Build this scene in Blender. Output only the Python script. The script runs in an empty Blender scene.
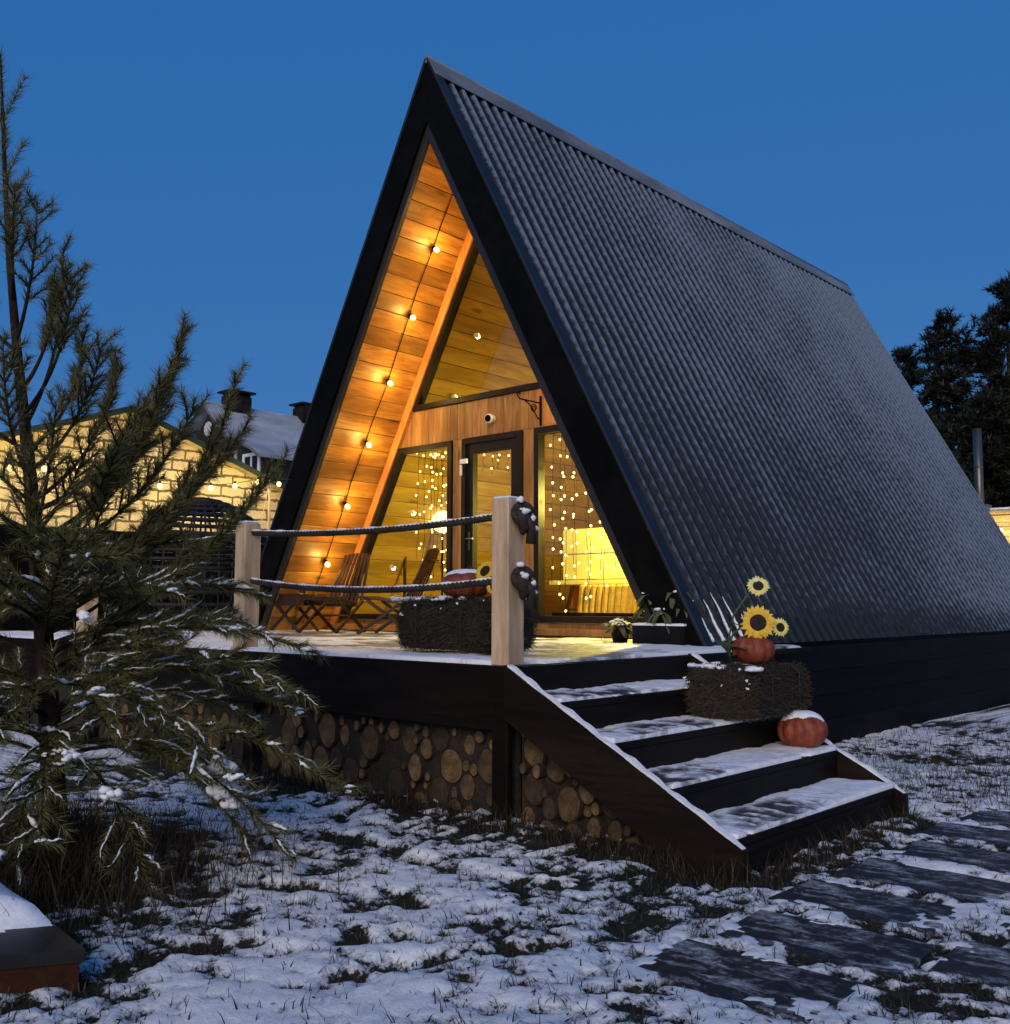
import bpy, bmesh, math, random
import numpy as np
from mathutils import Vector, Matrix, Euler

R = math.radians
SC = bpy.context.scene
COL = SC.collection
random.seed(7)
rng = np.random.default_rng(11)

# ------------------------------------------------------------------ mesh helpers
class MB:
    """collects faces and links them as ONE mesh object"""
    def __init__(self):
        self.v = []; self.f = []; self.s = []
    def add(self, vs, fs, smooth=False):
        n = len(self.v)
        self.v.extend([tuple(map(float, p)) for p in vs])
        self.f.extend([tuple(i + n for i in f) for f in fs])
        self.s.extend([smooth] * len(fs))
        return self
    def box(self, x0, x1, y0, y1, z0, z1, bev=0.0):
        if bev <= 0:
            vs = [(x0,y0,z0),(x1,y0,z0),(x1,y1,z0),(x0,y1,z0),(x0,y0,z1),(x1,y0,z1),(x1,y1,z1),(x0,y1,z1)]
            return self.add(vs, [(0,3,2,1),(4,5,6,7),(0,1,5,4),(1,2,6,5),(2,3,7,6),(3,0,4,7)])
        return self.obox(((x0+x1)/2,(y0+y1)/2,(z0+z1)/2), (x1-x0,y1-y0,z1-z0), Matrix.Identity(3), bev)
    def obox(self, c, size, rot, bev=0.004):
        """oriented box with chamfered edges; rot: 3x3 matrix"""
        hx, hy, hz = [s/2 for s in size]
        b = min(bev, hx*.9, hy*.9, hz*.9)
        vs = []; idx = {}
        for sx in (-1,1):
            for sy in (-1,1):
                for sz in (-1,1):
                    for a in range(3):
                        p = [sx*hx, sy*hy, sz*hz]
                        for k in range(3):
                            if k != a: p[k] -= (sx,sy,sz)[k]*b
                        idx[(sx,sy,sz,a)] = len(vs); vs.append(p)
        fs = []
        def q(*k): fs.append([idx[i] for i in k])
        for s in (-1,1):
            q((s,-1,-1,0),(s,1,-1,0),(s,1,1,0),(s,-1,1,0))
            q((-1,s,-1,1),(1,s,-1,1),(1,s,1,1),(-1,s,1,1))
            q((-1,-1,s,2),(1,-1,s,2),(1,1,s,2),(-1,1,s,2))
        for s in (-1,1):
            for t in (-1,1):
                q((-1,s,t,1),(1,s,t,1),(1,s,t,2),(-1,s,t,2))
                q((s,-1,t,0),(s,1,t,0),(s,1,t,2),(s,-1,t,2))
                q((s,t,-1,0),(s,t,1,0),(s,t,1,1),(s,t,-1,1))
        for sx in (-1,1):
            for sy in (-1,1):
                for sz in (-1,1):
                    q((sx,sy,sz,0),(sx,sy,sz,1),(sx,sy,sz,2))
        m = Matrix(rot) if not isinstance(rot, Matrix) else rot
        V = [Vector(p) for p in vs]
        out = []
        for f in fs:                       # outward orientation
            n = (V[f[1]]-V[f[0]]).cross(V[f[2]]-V[f[1]])
            cen = sum((V[i] for i in f), Vector())/len(f)
            out.append(tuple(f) if n.dot(cen) > 0 else tuple(reversed(f)))
        c = Vector(c)
        return self.add([c + m @ p for p in V], out)
    def beam(self, a, b, w, h, up=(0,0,1), bev=0.004):
        """box from a to b, w wide, h tall"""
        a = Vector(a); b = Vector(b); d = (b-a); L = d.length; d.normalize()
        side = d.cross(Vector(up))
        if side.length < 1e-5: side = d.cross(Vector((0,1,0)))
        side.normalize(); u = side.cross(d)
        m = Matrix((d, side, u)).transposed()
        return self.obox((a+b)/2, (L, w, h), m, bev)
    def prism(self, pts, d0, d1, plane='xz'):
        """closed polygon extruded along the remaining axis"""
        n = len(pts)
        def P(p, d):
            return (p[0], d, p[1]) if plane == 'xz' else ((d, p[0], p[1]) if plane == 'yz' else (p[0], p[1], d))
        vs = [P(p, d0) for p in pts] + [P(p, d1) for p in pts]
        fs = [tuple(range(n)), tuple(range(2*n-1, n-1, -1))]
        for i in range(n):
            j = (i+1) % n
            fs.append((i, i+n, j+n, j))
        return self.add(vs, fs)
    def tube(self, pts, r, seg=8, cap=True, smooth=True):
        pts = [Vector(p) for p in pts]; n = len(pts)
        rs = r if isinstance(r, (list, tuple)) else [r]*n
        t0 = (pts[1]-pts[0]).normalized()
        u = t0.cross(Vector((0,0,1)))
        if u.length < 1e-3: u = t0.cross(Vector((0,1,0)))
        u.normalize()
        vs = []
        for i, p in enumerate(pts):
            t = (pts[min(i+1,n-1)] - pts[max(i-1,0)])
            if t.length < 1e-9: t = t0
            t = t.normalized()
            u = (u - t*u.dot(t))
            if u.length < 1e-6: u = t.orthogonal()
            u.normalize(); w = t.cross(u)
            for k in range(seg):
                a = 2*math.pi*k/seg
                vs.append(p + (u*math.cos(a) + w*math.sin(a))*rs[i])
        fs = []
        for i in range(n-1):
            for k in range(seg):
                k2 = (k+1) % seg
                fs.append((i*seg+k, i*seg+k2, (i+1)*seg+k2, (i+1)*seg+k))
        base = len(self.v)
        self.add(vs, fs, smooth)
        if cap:
            self.f.append(tuple(base+k for k in reversed(range(seg)))); self.s.append(False)
            self.f.append(tuple(base+(n-1)*seg+k for k in range(seg))); self.s.append(False)
        return self
    def lathe(self, c, prof, seg=20, axis=(0,0,1), smooth=True, ribs=0, depth=0.0):
        """prof: list of (radius, height) along axis"""
        a = Vector(axis).normalized(); u = a.orthogonal().normalized(); w = a.cross(u); c = Vector(c)
        vs = []
        for (r, h) in prof:
            for k in range(seg):
                t = 2*math.pi*k/seg
                rr = r*(1 - depth*(0.5-0.5*math.cos(ribs*t))**0.35*0 - depth*abs(math.cos(ribs*t/2))**6) if ribs else r
                vs.append(c + a*h + (u*math.cos(t) + w*math.sin(t))*rr)
        fs = []
        for i in range(len(prof)-1):
            for k in range(seg):
                k2 = (k+1) % seg
                fs.append((i*seg+k, i*seg+k2, (i+1)*seg+k2, (i+1)*seg+k))
        base = len(self.v)
        self.add(vs, fs, smooth)
        if prof[0][0] > 1e-4: self.f.append(tuple(base+k for k in reversed(range(seg)))); self.s.append(False)
        if prof[-1][0] > 1e-4: self.f.append(tuple(base+(len(prof)-1)*seg+k for k in range(seg))); self.s.append(False)
        return self
    def ball(self, c, r, seg=12, sq=(1,1,1)):
        n = max(6, seg//2+1)
        c = Vector(c); base = len(self.v); vs = []; fs = []
        for i in range(n+1):
            th = math.pi*i/n
            for k in range(seg):
                a = 2*math.pi*k/seg
                vs.append((c.x+r*sq[0]*math.sin(th)*math.cos(a), c.y+r*sq[1]*math.sin(th)*math.sin(a), c.z-r*sq[2]*math.cos(th)))
        for i in range(n):
            for k in range(seg):
                k2 = (k+1) % seg
                fs.append((i*seg+k, i*seg+k2, (i+1)*seg+k2, (i+1)*seg+k))
        return self.add(vs, fs, True)
    def build(self, name, mat, parent=None, world=True):
        me = bpy.data.meshes.new(name)
        off = root_off(parent) if (parent and world) else Vector((0,0,0))
        me.from_pydata([(x-off.x, y-off.y, z-off.z) for x,y,z in self.v], [], self.f)
        me.polygons.foreach_set('use_smooth', self.s)
        me.materials.append(mat); me.update()
        o = bpy.data.objects.new(name, me); COL.objects.link(o)
        if parent: o.parent = parent
        return o

def root_off(o):
    v = Vector((0,0,0))
    while o is not None:
        v += o.location; o = o.parent
    return v

def np_mesh(name, V, F, mat, parent=None, smooth=False, attr=None):
    """V (n,3) array, F (m,k) array, k = 3 or 4"""
    V = np.asarray(V, np.float32); F = np.asarray(F, np.int32); k = F.shape[1]
    if parent: V = V - np.array(root_off(parent), np.float32)
    me = bpy.data.meshes.new(name)
    me.vertices.add(len(V)); me.vertices.foreach_set('co', V.ravel())
    me.loops.add(F.size); me.loops.foreach_set('vertex_index', F.ravel())
    me.polygons.add(len(F)); me.polygons.foreach_set('loop_start', np.arange(0, F.size, k, dtype=np.int32))
    me.polygons.foreach_set('loop_total', np.full(len(F), k, np.int32))
    me.polygons.foreach_set('use_smooth', np.full(len(F), smooth))
    me.update(calc_edges=True); me.validate()
    if attr is not None:
        for nm, arr in attr.items():
            a = me.attributes.new(nm, 'FLOAT', 'POINT'); a.data.foreach_set('value', np.asarray(arr, np.float32))
    me.materials.append(mat)
    o = bpy.data.objects.new(name, me); COL.objects.link(o)
    if parent: o.parent = parent
    return o

def tag(o, label, cat, group=None, kind=None):
    if label: o['label'] = label
    if cat: o['category'] = cat
    if group: o['group'] = group
    if kind: o['kind'] = kind
    return o
def thing(name, label, cat, loc=(0,0,0), rz=0.0, group=None):
    o = bpy.data.objects.new(name, None); COL.objects.link(o)
    o.location = loc; o.rotation_euler = (0,0,rz); o.empty_display_size = .1
    return tag(o, label, cat, group)
def copy_tree(o, parent=None):
    c = o.copy(); COL.objects.link(c)
    if parent is not None: c.parent = parent
    for ch in list(o.children): copy_tree(ch, c)
    return c

# ------------------------------------------------------------------ noise (numpy)
def _hash(ix, iy, seed):
    h = (ix.astype(np.int64)*374761393 + iy.astype(np.int64)*668265263 + seed*982451653) & 0xffffffff
    h = ((h ^ (h >> 13)) * 1274126177) & 0xffffffff
    return ((h ^ (h >> 16)) & 0xffff) / 65535.0
def vnoise(x, y, seed=0):
    ix = np.floor(x); iy = np.floor(y); fx = x-ix; fy = y-iy
    fx = fx*fx*(3-2*fx); fy = fy*fy*(3-2*fy)
    a = _hash(ix, iy, seed); b = _hash(ix+1, iy, seed); c = _hash(ix, iy+1, seed); d = _hash(ix+1, iy+1, seed)
    return (a*(1-fx)+b*fx)*(1-fy) + (c*(1-fx)+d*fx)*fy
def fbm(x, y, scale, octv=4, seed=0, gain=.5):
    x = np.asarray(x, float); y = np.asarray(y, float)
    s = 0; a = 1; t = 0; f = 1/scale
    for o in range(octv):
        c, sn = math.cos(.7*o+.3), math.sin(.7*o+.3)
        s = s + a*vnoise((x*c-y*sn)*f+17.3*o, (x*sn+y*c)*f-9.1*o, seed+o); t += a; a *= gain; f *= 2.03
    return s/t
def sstep(a, b, x):
    t = np.clip((x-a)/(b-a), 0, 1); return t*t*(3-2*t)

# ------------------------------------------------------------------ materials
def new_mat(name):
    m = bpy.data.materials.new(name); m.use_nodes = True
    nt = m.node_tree; b = nt.nodes['Principled BSDF']
    return m, nt, b
def N(nt, t, **kw):
    n = nt.nodes.new(t)
    for k, v in kw.items():
        if k in n.inputs: n.inputs[k].default_value = v
        else: setattr(n, k, v)
    return n
def ramp(nt, fac, stops):
    r = nt.nodes.new('ShaderNodeValToRGB'); el = r.color_ramp.elements
    while len(el) > 1: el.remove(el[0])
    el[0].position = stops[0][0]; el[0].color = (*stops[0][1], 1)
    for p, c in stops[1:]:
        e = el.new(p); e.color = (*c, 1)
    nt.links.new(fac, r.inputs[0]); return r.outputs[0]
def g(v): return (v, v, v)
def coords(nt, scale=(1,1,1), rot=(0,0,0), kind='Object'):
    tc = nt.nodes.new('ShaderNodeTexCoord'); mp = nt.nodes.new('ShaderNodeMapping')
    mp.inputs['Scale'].default_value = scale; mp.inputs['Rotation'].default_value = rot
    nt.links.new(tc.outputs[kind], mp.inputs[0]); return mp.outputs[0]
def bump(nt, b, h, strength=.3, dist=.01):
    n = N(nt, 'ShaderNodeBump'); n.inputs['Strength'].default_value = strength; n.inputs['Distance'].default_value = dist
    nt.links.new(h, n.inputs['Height']); nt.links.new(n.outputs[0], b.inputs['Normal']); return n
def mix(nt, fac, a, b_, mode='MIX'):
    m = nt.nodes.new('ShaderNodeMix'); m.data_type = 'RGBA'; m.blend_type = mode
    for s, v in ((0, fac), (6, a), (7, b_)):
        if hasattr(v, 'links'): nt.links.new(v, m.inputs[s])
        else: m.inputs[s].default_value = v if s == 0 else (*v, 1)
    return m.outputs[2]
def noise_mat(name, c1, c2, scale=8, rough=.7, bmp=.2, stretch=(1,1,1), detail=6, lo=.35, hi=.65, spec=.5, metal=0, dist=.01, c3=None):
    m, nt, b = new_mat(name)
    co = coords(nt, stretch)
    n = N(nt, 'ShaderNodeTexNoise', Scale=scale, Detail=detail, Roughness=.62); nt.links.new(co, n.inputs['Vector'])
    col = ramp(nt, n.outputs[0], [(lo, c1), (hi, c2)])
    n2 = N(nt, 'ShaderNodeTexNoise', Scale=scale*.17, Detail=3); nt.links.new(co, n2.inputs['Vector'])
    col = mix(nt, ramp(nt, n2.outputs[0], [(.42, g(0)), (.6, g(.55))]), col, c3 if c3 else tuple(.55*x for x in c1))
    nt.links.new(col, b.inputs['Base Color'])
    b.inputs['Roughness'].default_value = rough; b.inputs['Metallic'].default_value = metal
    b.inputs['Specular IOR Level'].default_value = spec
    if bmp: bump(nt, b, n.outputs[0], bmp, dist)
    return m
def wood_mat(name, dark, light, axis='y', plank=None, rough=.55, scale=1.0, knots=True, var=.35, spec=.4):
    """grain streaks along axis, knots, a tone of its own for every plank (plank = (vector axis, width))"""
    m, nt, b = new_mat(name)
    k = {'x':(.12,1,1), 'y':(1,.12,1), 'z':(1,1,.12)}[axis]
    co = coords(nt, k)
    # every plank: offset the grain by a random number per mesh island
    geo = nt.nodes.new('ShaderNodeNewGeometry')
    add = N(nt, 'ShaderNodeVectorMath', operation='ADD')
    ml = N(nt, 'ShaderNodeVectorMath', operation='SCALE'); ml.inputs['Scale'].default_value = 37.0
    cmb = nt.nodes.new('ShaderNodeCombineXYZ')
    for i in range(3): nt.links.new(geo.outputs['Random Per Island'], cmb.inputs[i])
    nt.links.new(cmb.outputs[0], ml.inputs[0]); nt.links.new(co, add.inputs[0]); nt.links.new(ml.outputs[0], add.inputs[1])
    n = N(nt, 'ShaderNodeTexNoise', Scale=14*scale, Detail=7, Roughness=.65, Distortion=1.2); nt.links.new(add.outputs[0], n.inputs['Vector'])
    n3 = N(nt, 'ShaderNodeTexNoise', Scale=3.1*scale, Detail=4, Roughness=.6, Distortion=.6); nt.links.new(add.outputs[0], n3.inputs['Vector'])
    col = ramp(nt, n.outputs[0], [(.34, dark), (.62, light)])
    col = mix(nt, ramp(nt, n3.outputs[0], [(.42, g(0)), (.66, g(.75))]), col, tuple(.55*x for x in dark))
    if knots:
        co2 = coords(nt, tuple(.28 if q < .5 else 1 for q in k))
        ad2 = N(nt, 'ShaderNodeVectorMath', operation='ADD'); nt.links.new(co2, ad2.inputs[0]); nt.links.new(ml.outputs[0], ad2.inputs[1])
        vo = N(nt, 'ShaderNodeTexVoronoi', Scale=4.2*scale); nt.links.new(ad2.outputs[0], vo.inputs['Vector'])
        col = mix(nt, ramp(nt, vo.outputs[0], [(.05, g(.85)), (.16, g(0))]), col, tuple(.3*x for x in dark))
    hv = N(nt, 'ShaderNodeHueSaturation'); nt.links.new(col, hv.inputs['Color'])
    mr = N(nt, 'ShaderNodeMapRange'); nt.links.new(geo.outputs['Random Per Island'], mr.inputs[0])
    mr.inputs[3].default_value = 1-var; mr.inputs[4].default_value = 1+var*.6
    nt.links.new(mr.outputs[0], hv.inputs['Value'])
    nt.links.new(hv.outputs[0], b.inputs['Base Color'])
    b.inputs['Roughness'].default_value = rough; b.inputs['Specular IOR Level'].default_value = spec
    bump(nt, b, n.outputs[0], .18, .004)
    return m
def emis_mat(name, col, strength):
    m, nt, b = new_mat(name)
    b.inputs['Base Color'].default_value = (*col, 1)
    b.inputs['Emission Color'].default_value = (*col, 1); b.inputs['Emission Strength'].default_value = strength
    return m

M = {}
M['soffit'] = wood_mat('stained_pine_lining', (.30,.115,.018), (.56,.26,.052), 'y', rough=.45, var=.28)
M['facade'] = wood_mat('stained_pine_boards', (.28,.125,.032), (.48,.245,.070), 'z', rough=.48)
M['trim'] = wood_mat('orange_trim', (.52,.19,.04), (.68,.28,.065), 'z', rough=.35, knots=False)
M['interior'] = wood_mat('interior_pine', (.48,.30,.06), (.64,.44,.115), 'y', rough=.4, var=.12)
M['interior_v'] = wood_mat('interior_pine_back', (.40,.22,.07), (.56,.34,.12), 'z', rough=.45, var=.15)
M['post'] = wood_mat('pale_planed_pine', (.48,.33,.20), (.66,.49,.32), 'z', rough=.7, var=.05, scale=1.7)
M['darkwood'] = wood_mat('dark_brown_stain', (.006,.0042,.003), (.014,.0095,.0065), 'x', rough=.6, knots=False, spec=.10)
M['darkwood_y'] = wood_mat('dark_brown_stain_long', (.007,.005,.004), (.014,.010,.008), 'y', rough=.6, knots=False, spec=.12)
M['stringer'] = wood_mat('brown_stringer_stain', (.009,.006,.004), (.02,.0125,.008), 'x', rough=.55, knots=False, spec=.12)
M['chair'] = wood_mat('brown_slats', (.022,.009,.004), (.06,.025,.010), 'z', rough=.4, knots=False)
M['black'] = noise_mat('black_painted_metal', (.0035,.0035,.0037), (.006,.006,.006), 6, .6, .05, spec=.035)
M['navy'] = noise_mat('dark_navy_flashing', (.008,.011,.015), (.014,.018,.023), 6, .5, .08, spec=.30)
M['ridge'] = noise_mat('frosted_ridge_flashing', (.12,.135,.155), (.22,.24,.27), 5, .6, .3, spec=.3, stretch=(1,.35,1))
M['frame'] = noise_mat('anthracite_frame', (.008,.0065,.005), (.014,.011,.009), 5, .45, .03, spec=.2)
M['trimmetal'] = noise_mat('brown_black_flashing', (.020,.016,.011), (.03,.025,.018), 3, .4, .03, spec=.4)
M['white'] = noise_mat('white_plastic', (.72,.72,.70), (.82,.82,.80), 4, .4, .02)
M['greywhite'] = noise_mat('weathered_white_trim', (.12,.12,.12), (.20,.20,.20), 4, .6, .02)
M['steel'] = noise_mat('brushed_steel', (.13,.125,.11), (.24,.23,.20), 30, .42, .05, stretch=(1,1,.05), metal=.85)
M['skirt'] = wood_mat('blackened_planks', (.003,.003,.003), (.008,.007,.0065), 'y', rough=.65, knots=False, spec=.08)
M['fence'] = wood_mat('black_brown_fence', (.004,.0035,.003), (.009,.0075,.006), 'z', rough=.7, knots=False, spec=.08)
M['boxside'] = wood_mat('red_brown_box_side', (.030,.011,.005), (.055,.020,.009), 'x', rough=.55, knots=False, spec=.1)
M['boxtop'] = wood_mat('wet_dark_box_top', (.008,.008,.009), (.017,.017,.018), 'x', rough=.45, knots=False, spec=.3)
M['bark'] = noise_mat('pine_bark', (.014,.010,.007), (.045,.032,.021), 30, .9, .9, stretch=(1,1,.35), dist=.02, spec=.1)
M['twig'] = noise_mat('twig_bark', (.018,.013,.008), (.04,.03,.017), 40, .85, .5, spec=.1)
M['stem'] = noise_mat('green_stem', (.03,.06,.02), (.06,.10,.03), 20, .6, .2)
M['soil'] = noise_mat('dark_potting_soil', (.012,.009,.006), (.03,.022,.014), 60, .9, .8)
M['bulbglass'] = emis_mat('warm_bulb', (1.0,.70,.24), 4.2)
M['fairy'] = emis_mat('fairy_light', (1.0,.80,.34), 3.4)
M['globe'] = emis_mat('globe_lamp_glass', (1.0,.84,.42), 2.4)
def slab_mat():
    m, nt, b = new_mat('wet_dark_paver')
    co = coords(nt)
    n = N(nt, 'ShaderNodeTexNoise', Scale=5, Detail=9, Roughness=.72, Distortion=.6); nt.links.new(coords(nt, (.8,2.2,1), (0,0,.35)), n.inputs['Vector'])
    n2 = N(nt, 'ShaderNodeTexNoise', Scale=34, Detail=6, Roughness=.7); nt.links.new(co, n2.inputs['Vector'])
    q = N(nt, 'ShaderNodeMath', operation='MULTIPLY_ADD'); nt.links.new(n2.outputs[0], q.inputs[0]); q.inputs[1].default_value = .35; nt.links.new(n.outputs[0], q.inputs[2])
    base = ramp(nt, n2.outputs[0], [(.3, (.010,.010,.012)), (.7, (.026,.026,.030))])
    f = ramp(nt, q.outputs[0], [(.66, g(0)), (.74, g(.22)), (.86, g(.85))])
    nt.links.new(mix(nt, f, base, (.62,.65,.70)), b.inputs['Base Color'])
    nt.links.new(ramp(nt, f, [(0, g(.42)), (1, g(.85))]), b.inputs['Roughness']); b.inputs['Specular IOR Level'].default_value = .16
    bump(nt, b, q.outputs[0], .5, .012); return m
M['rubber'] = slab_mat()

def snow_mat():
    m, nt, b = new_mat('fresh_snow')
    co = coords(nt)
    n = N(nt, 'ShaderNodeTexNoise', Scale=38, Detail=6, Roughness=.7); nt.links.new(co, n.inputs['Vector'])
    nt.links.new(ramp(nt, n.outputs[0], [(.3, (.70,.73,.78)), (.65, (.86,.88,.91))]), b.inputs['Base Color'])
    b.inputs['Roughness'].default_value = .75; b.inputs['Specular IOR Level'].default_value = .25
    bump(nt, b, n.outputs[0], .5, .008)
    return m
M['snow'] = snow_mat()
def slush_mat():
    """trodden snow: white with grey thawed patches"""
    m, nt, b = new_mat('trodden_snow')
    co = coords(nt)
    n = N(nt, 'ShaderNodeTexNoise', Scale=9, Detail=8, Roughness=.7, Distortion=.8); nt.links.new(co, n.inputs['Vector'])
    at = N(nt, 'ShaderNodeAttribute', attribute_name='tread')
    ad = N(nt, 'ShaderNodeMath', operation='ADD'); nt.links.new(n.outputs[0], ad.inputs[0]); nt.links.new(at.outputs['Fac'], ad.inputs[1])
    col = ramp(nt, ad.outputs[0], [(.55, (.80,.82,.86)), (.72, (.34,.35,.37)), (.9, (.06,.06,.062)), (1.05, (.03,.03,.032))])
    nt.links.new(col, b.inputs['Base Color']); b.inputs['Roughness'].default_value = .6
    n2 = N(nt, 'ShaderNodeTexNoise', Scale=45, Detail=5); nt.links.new(co, n2.inputs['Vector'])
    bump(nt, b, n2.outputs[0], .5, .008)
    return m
M['slush'] = slush_mat()

def glass_mat():
    m, nt, b = new_mat('double_glazing')
    nt.nodes.remove(b); out = nt.nodes['Material Output']
    tr = N(nt, 'ShaderNodeBsdfTransparent'); tr.inputs[0].default_value = (.93,.95,.86,1)
    gl = N(nt, 'ShaderNodeBsdfGlossy'); gl.inputs['Roughness'].default_value = .015
    fr = N(nt, 'ShaderNodeFresnel'); fr.inputs[0].default_value = 1.62
    mx = N(nt, 'ShaderNodeMixShader')
    nt.links.new(fr.outputs[0], mx.inputs[0]); nt.links.new(tr.outputs[0], mx.inputs[1]); nt.links.new(gl.outputs[0], mx.inputs[2])
    nt.links.new(mx.outputs[0], out.inputs[0]); return m
M['glass'] = glass_mat()

def roof_mat():
    m, nt, b = new_mat('frosted_corrugated_roofing')
    co = coords(nt)
    at = N(nt, 'ShaderNodeAttribute', attribute_name='crest')
    n = N(nt, 'ShaderNodeTexNoise', Scale=24, Detail=6, Roughness=.75); nt.links.new(coords(nt, (1,1.3,1)), n.inputs['Vector'])
    n2 = N(nt, 'ShaderNodeTexNoise', Scale=.45, Detail=4, Roughness=.6); nt.links.new(co, n2.inputs['Vector'])
    fr = N(nt, 'ShaderNodeAttribute', attribute_name='frost')
    st = N(nt, 'ShaderNodeAttribute', attribute_name='step')
    wv = N(nt, 'ShaderNodeMath', operation='SINE'); nt.links.new(st.outputs['Fac'], wv.inputs[0])
    def math_(op, a, bb):
        q = N(nt, 'ShaderNodeMath', operation=op)
        for i, v in enumerate((a, bb)):
            if hasattr(v, 'links'): nt.links.new(v, q.inputs[i])
            else: q.inputs[i].default_value = v
        return q.outputs[0]
    s = math_('ADD', math_('MULTIPLY', at.outputs['Fac'], .95), math_('MULTIPLY', n.outputs[0], .85))
    s = math_('ADD', s, math_('MULTIPLY', fr.outputs['Fac'], .5))
    s = math_('ADD', s, math_('MULTIPLY', n2.outputs[0], .35))
    s = math_('ADD', s, math_('MULTIPLY', wv.outputs[0], .07))
    n4 = N(nt, 'ShaderNodeTexNoise', Scale=1.7, Detail=5, Roughness=.65); nt.links.new(co, n4.inputs['Vector'])
    s = math_('ADD', s, math_('MULTIPLY', math_('SUBTRACT', n4.outputs[0], .5), .55))
    s = math_('MULTIPLY', s, .5)
    fac = ramp(nt, s, [(.60, g(0)), (.86, g(.9))])
    col = mix(nt, fac, (.0060,.0090,.0125), (.15,.20,.275))
    nt.links.new(col, b.inputs['Base Color'])
    nt.links.new(ramp(nt, fac, [(0, g(.42)), (1, g(.8))]), b.inputs['Roughness']); b.inputs['Specular IOR Level'].default_value = .32
    hh = math_('ADD', math_('MULTIPLY', wv.outputs[0], .10), n.outputs[0])
    bump(nt, b, hh, .7, .013)
    return m
M['roof'] = roof_mat()

def straw_mat():
    m, nt, b = new_mat('damp_straw')
    geo = nt.nodes.new('ShaderNodeNewGeometry')
    col = ramp(nt, geo.outputs['Random Per Island'], [(0, (.010,.007,.004)), (.6, (.026,.018,.008)), (1, (.075,.052,.022))])
    nt.links.new(col, b.inputs['Base Color']); b.inputs['Roughness'].default_value = .8
    return m
M['straw'] = straw_mat()
M['strawcore'] = noise_mat('straw_core', (.006,.0045,.003), (.02,.014,.007), 60, .9, .8, stretch=(1,1,.3))

def pumpkin_mat():
    m, nt, b = new_mat('orange_pumpkin_skin')
    co = coords(nt)
    n = N(nt, 'ShaderNodeTexNoise', Scale=14, Detail=6, Roughness=.65); nt.links.new(co, n.inputs['Vector'])
    nt.links.new(ramp(nt, n.outputs[0], [(.3, (.085,.012,.006)), (.5, (.20,.034,.012)), (.72, (.30,.085,.03))]), b.inputs['Base Color'])
    b.inputs['Roughness'].default_value = .6; bump(nt, b, n.outputs[0], .3, .006); return m
M['pumpkin'] = pumpkin_mat()
M['petal'] = noise_mat('yellow_petal', (.62,.36,.012), (.80,.52,.03), 30, .6, .1, c3=(.7,.45,.02))
M['petal_pale'] = noise_mat('pale_yellow_petal', (.66,.58,.12), (.82,.76,.30), 30, .6, .1, c3=(.72,.66,.2))
M['disc'] = noise_mat('sunflower_disc', (.012,.006,.005), (.04,.02,.014), 90, .9, .8)
M['leaf'] = noise_mat('dull_leaf', (.06,.08,.03), (.13,.16,.065), 14, .6, .2)

def needle_mat(name, c1, c2):
    m, nt, b = new_mat(name)
    geo = nt.nodes.new('ShaderNodeNewGeometry')
    nt.links.new(ramp(nt, geo.outputs['Random Per Island'], [(0, c1), (1, c2)]), b.inputs['Base Color'])
    b.inputs['Roughness'].default_value = .55; b.inputs['Specular IOR Level'].default_value = .3
    return m
M['needle'] = needle_mat('pine_needles', (.040,.047,.013), (.165,.150,.052))
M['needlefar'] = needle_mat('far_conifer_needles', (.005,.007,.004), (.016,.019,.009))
M['grass'] = needle_mat('frosty_grass', (.008,.010,.004), (.040,.036,.018))
M['drygrass'] = needle_mat('withered_grass', (.010,.007,.004), (.050,.034,.016))

def ground_mat():
    m, nt, b = new_mat('snowy_lawn')
    co = coords(nt)
    at = N(nt, 'ShaderNodeAttribute', attribute_name='snow')
    n = N(nt, 'ShaderNodeTexNoise', Scale=34, Detail=8, Roughness=.76); nt.links.new(co, n.inputs['Vector'])
    n2 = N(nt, 'ShaderNodeTexNoise', Scale=5.5, Detail=6, Roughness=.6); nt.links.new(co, n2.inputs['Vector'])
    q = N(nt, 'ShaderNodeMath', operation='MULTIPLY_ADD'); nt.links.new(n.outputs[0], q.inputs[0]); q.inputs[1].default_value = .95
    nt.links.new(at.outputs['Fac'], q.inputs[2])
    fac = ramp(nt, q.outputs[0], [(.485, g(0)), (.545, g(1))])
    soil = ramp(nt, n2.outputs[0], [(.35, (.007,.007,.004)), (.55, (.017,.018,.008)), (.7, (.030,.025,.014))])
    sn = ramp(nt, n.outputs[0], [(.3, (.62,.65,.70)), (.62, (.84,.86,.89))])
    sl = mix(nt, ramp(nt, q.outputs[0], [(.50, g(0)), (.72, g(1))]), (.34,.35,.37), sn)
    col = mix(nt, fac, soil, sl)
    nt.links.new(col, b.inputs['Base Color'])
    b.inputs['Roughness'].default_value = .75; b.inputs['Specular IOR Level'].default_value = .25
    bump(nt, b, n.outputs[0], .7, .016)
    return m
M['ground'] = ground_mat()

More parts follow.
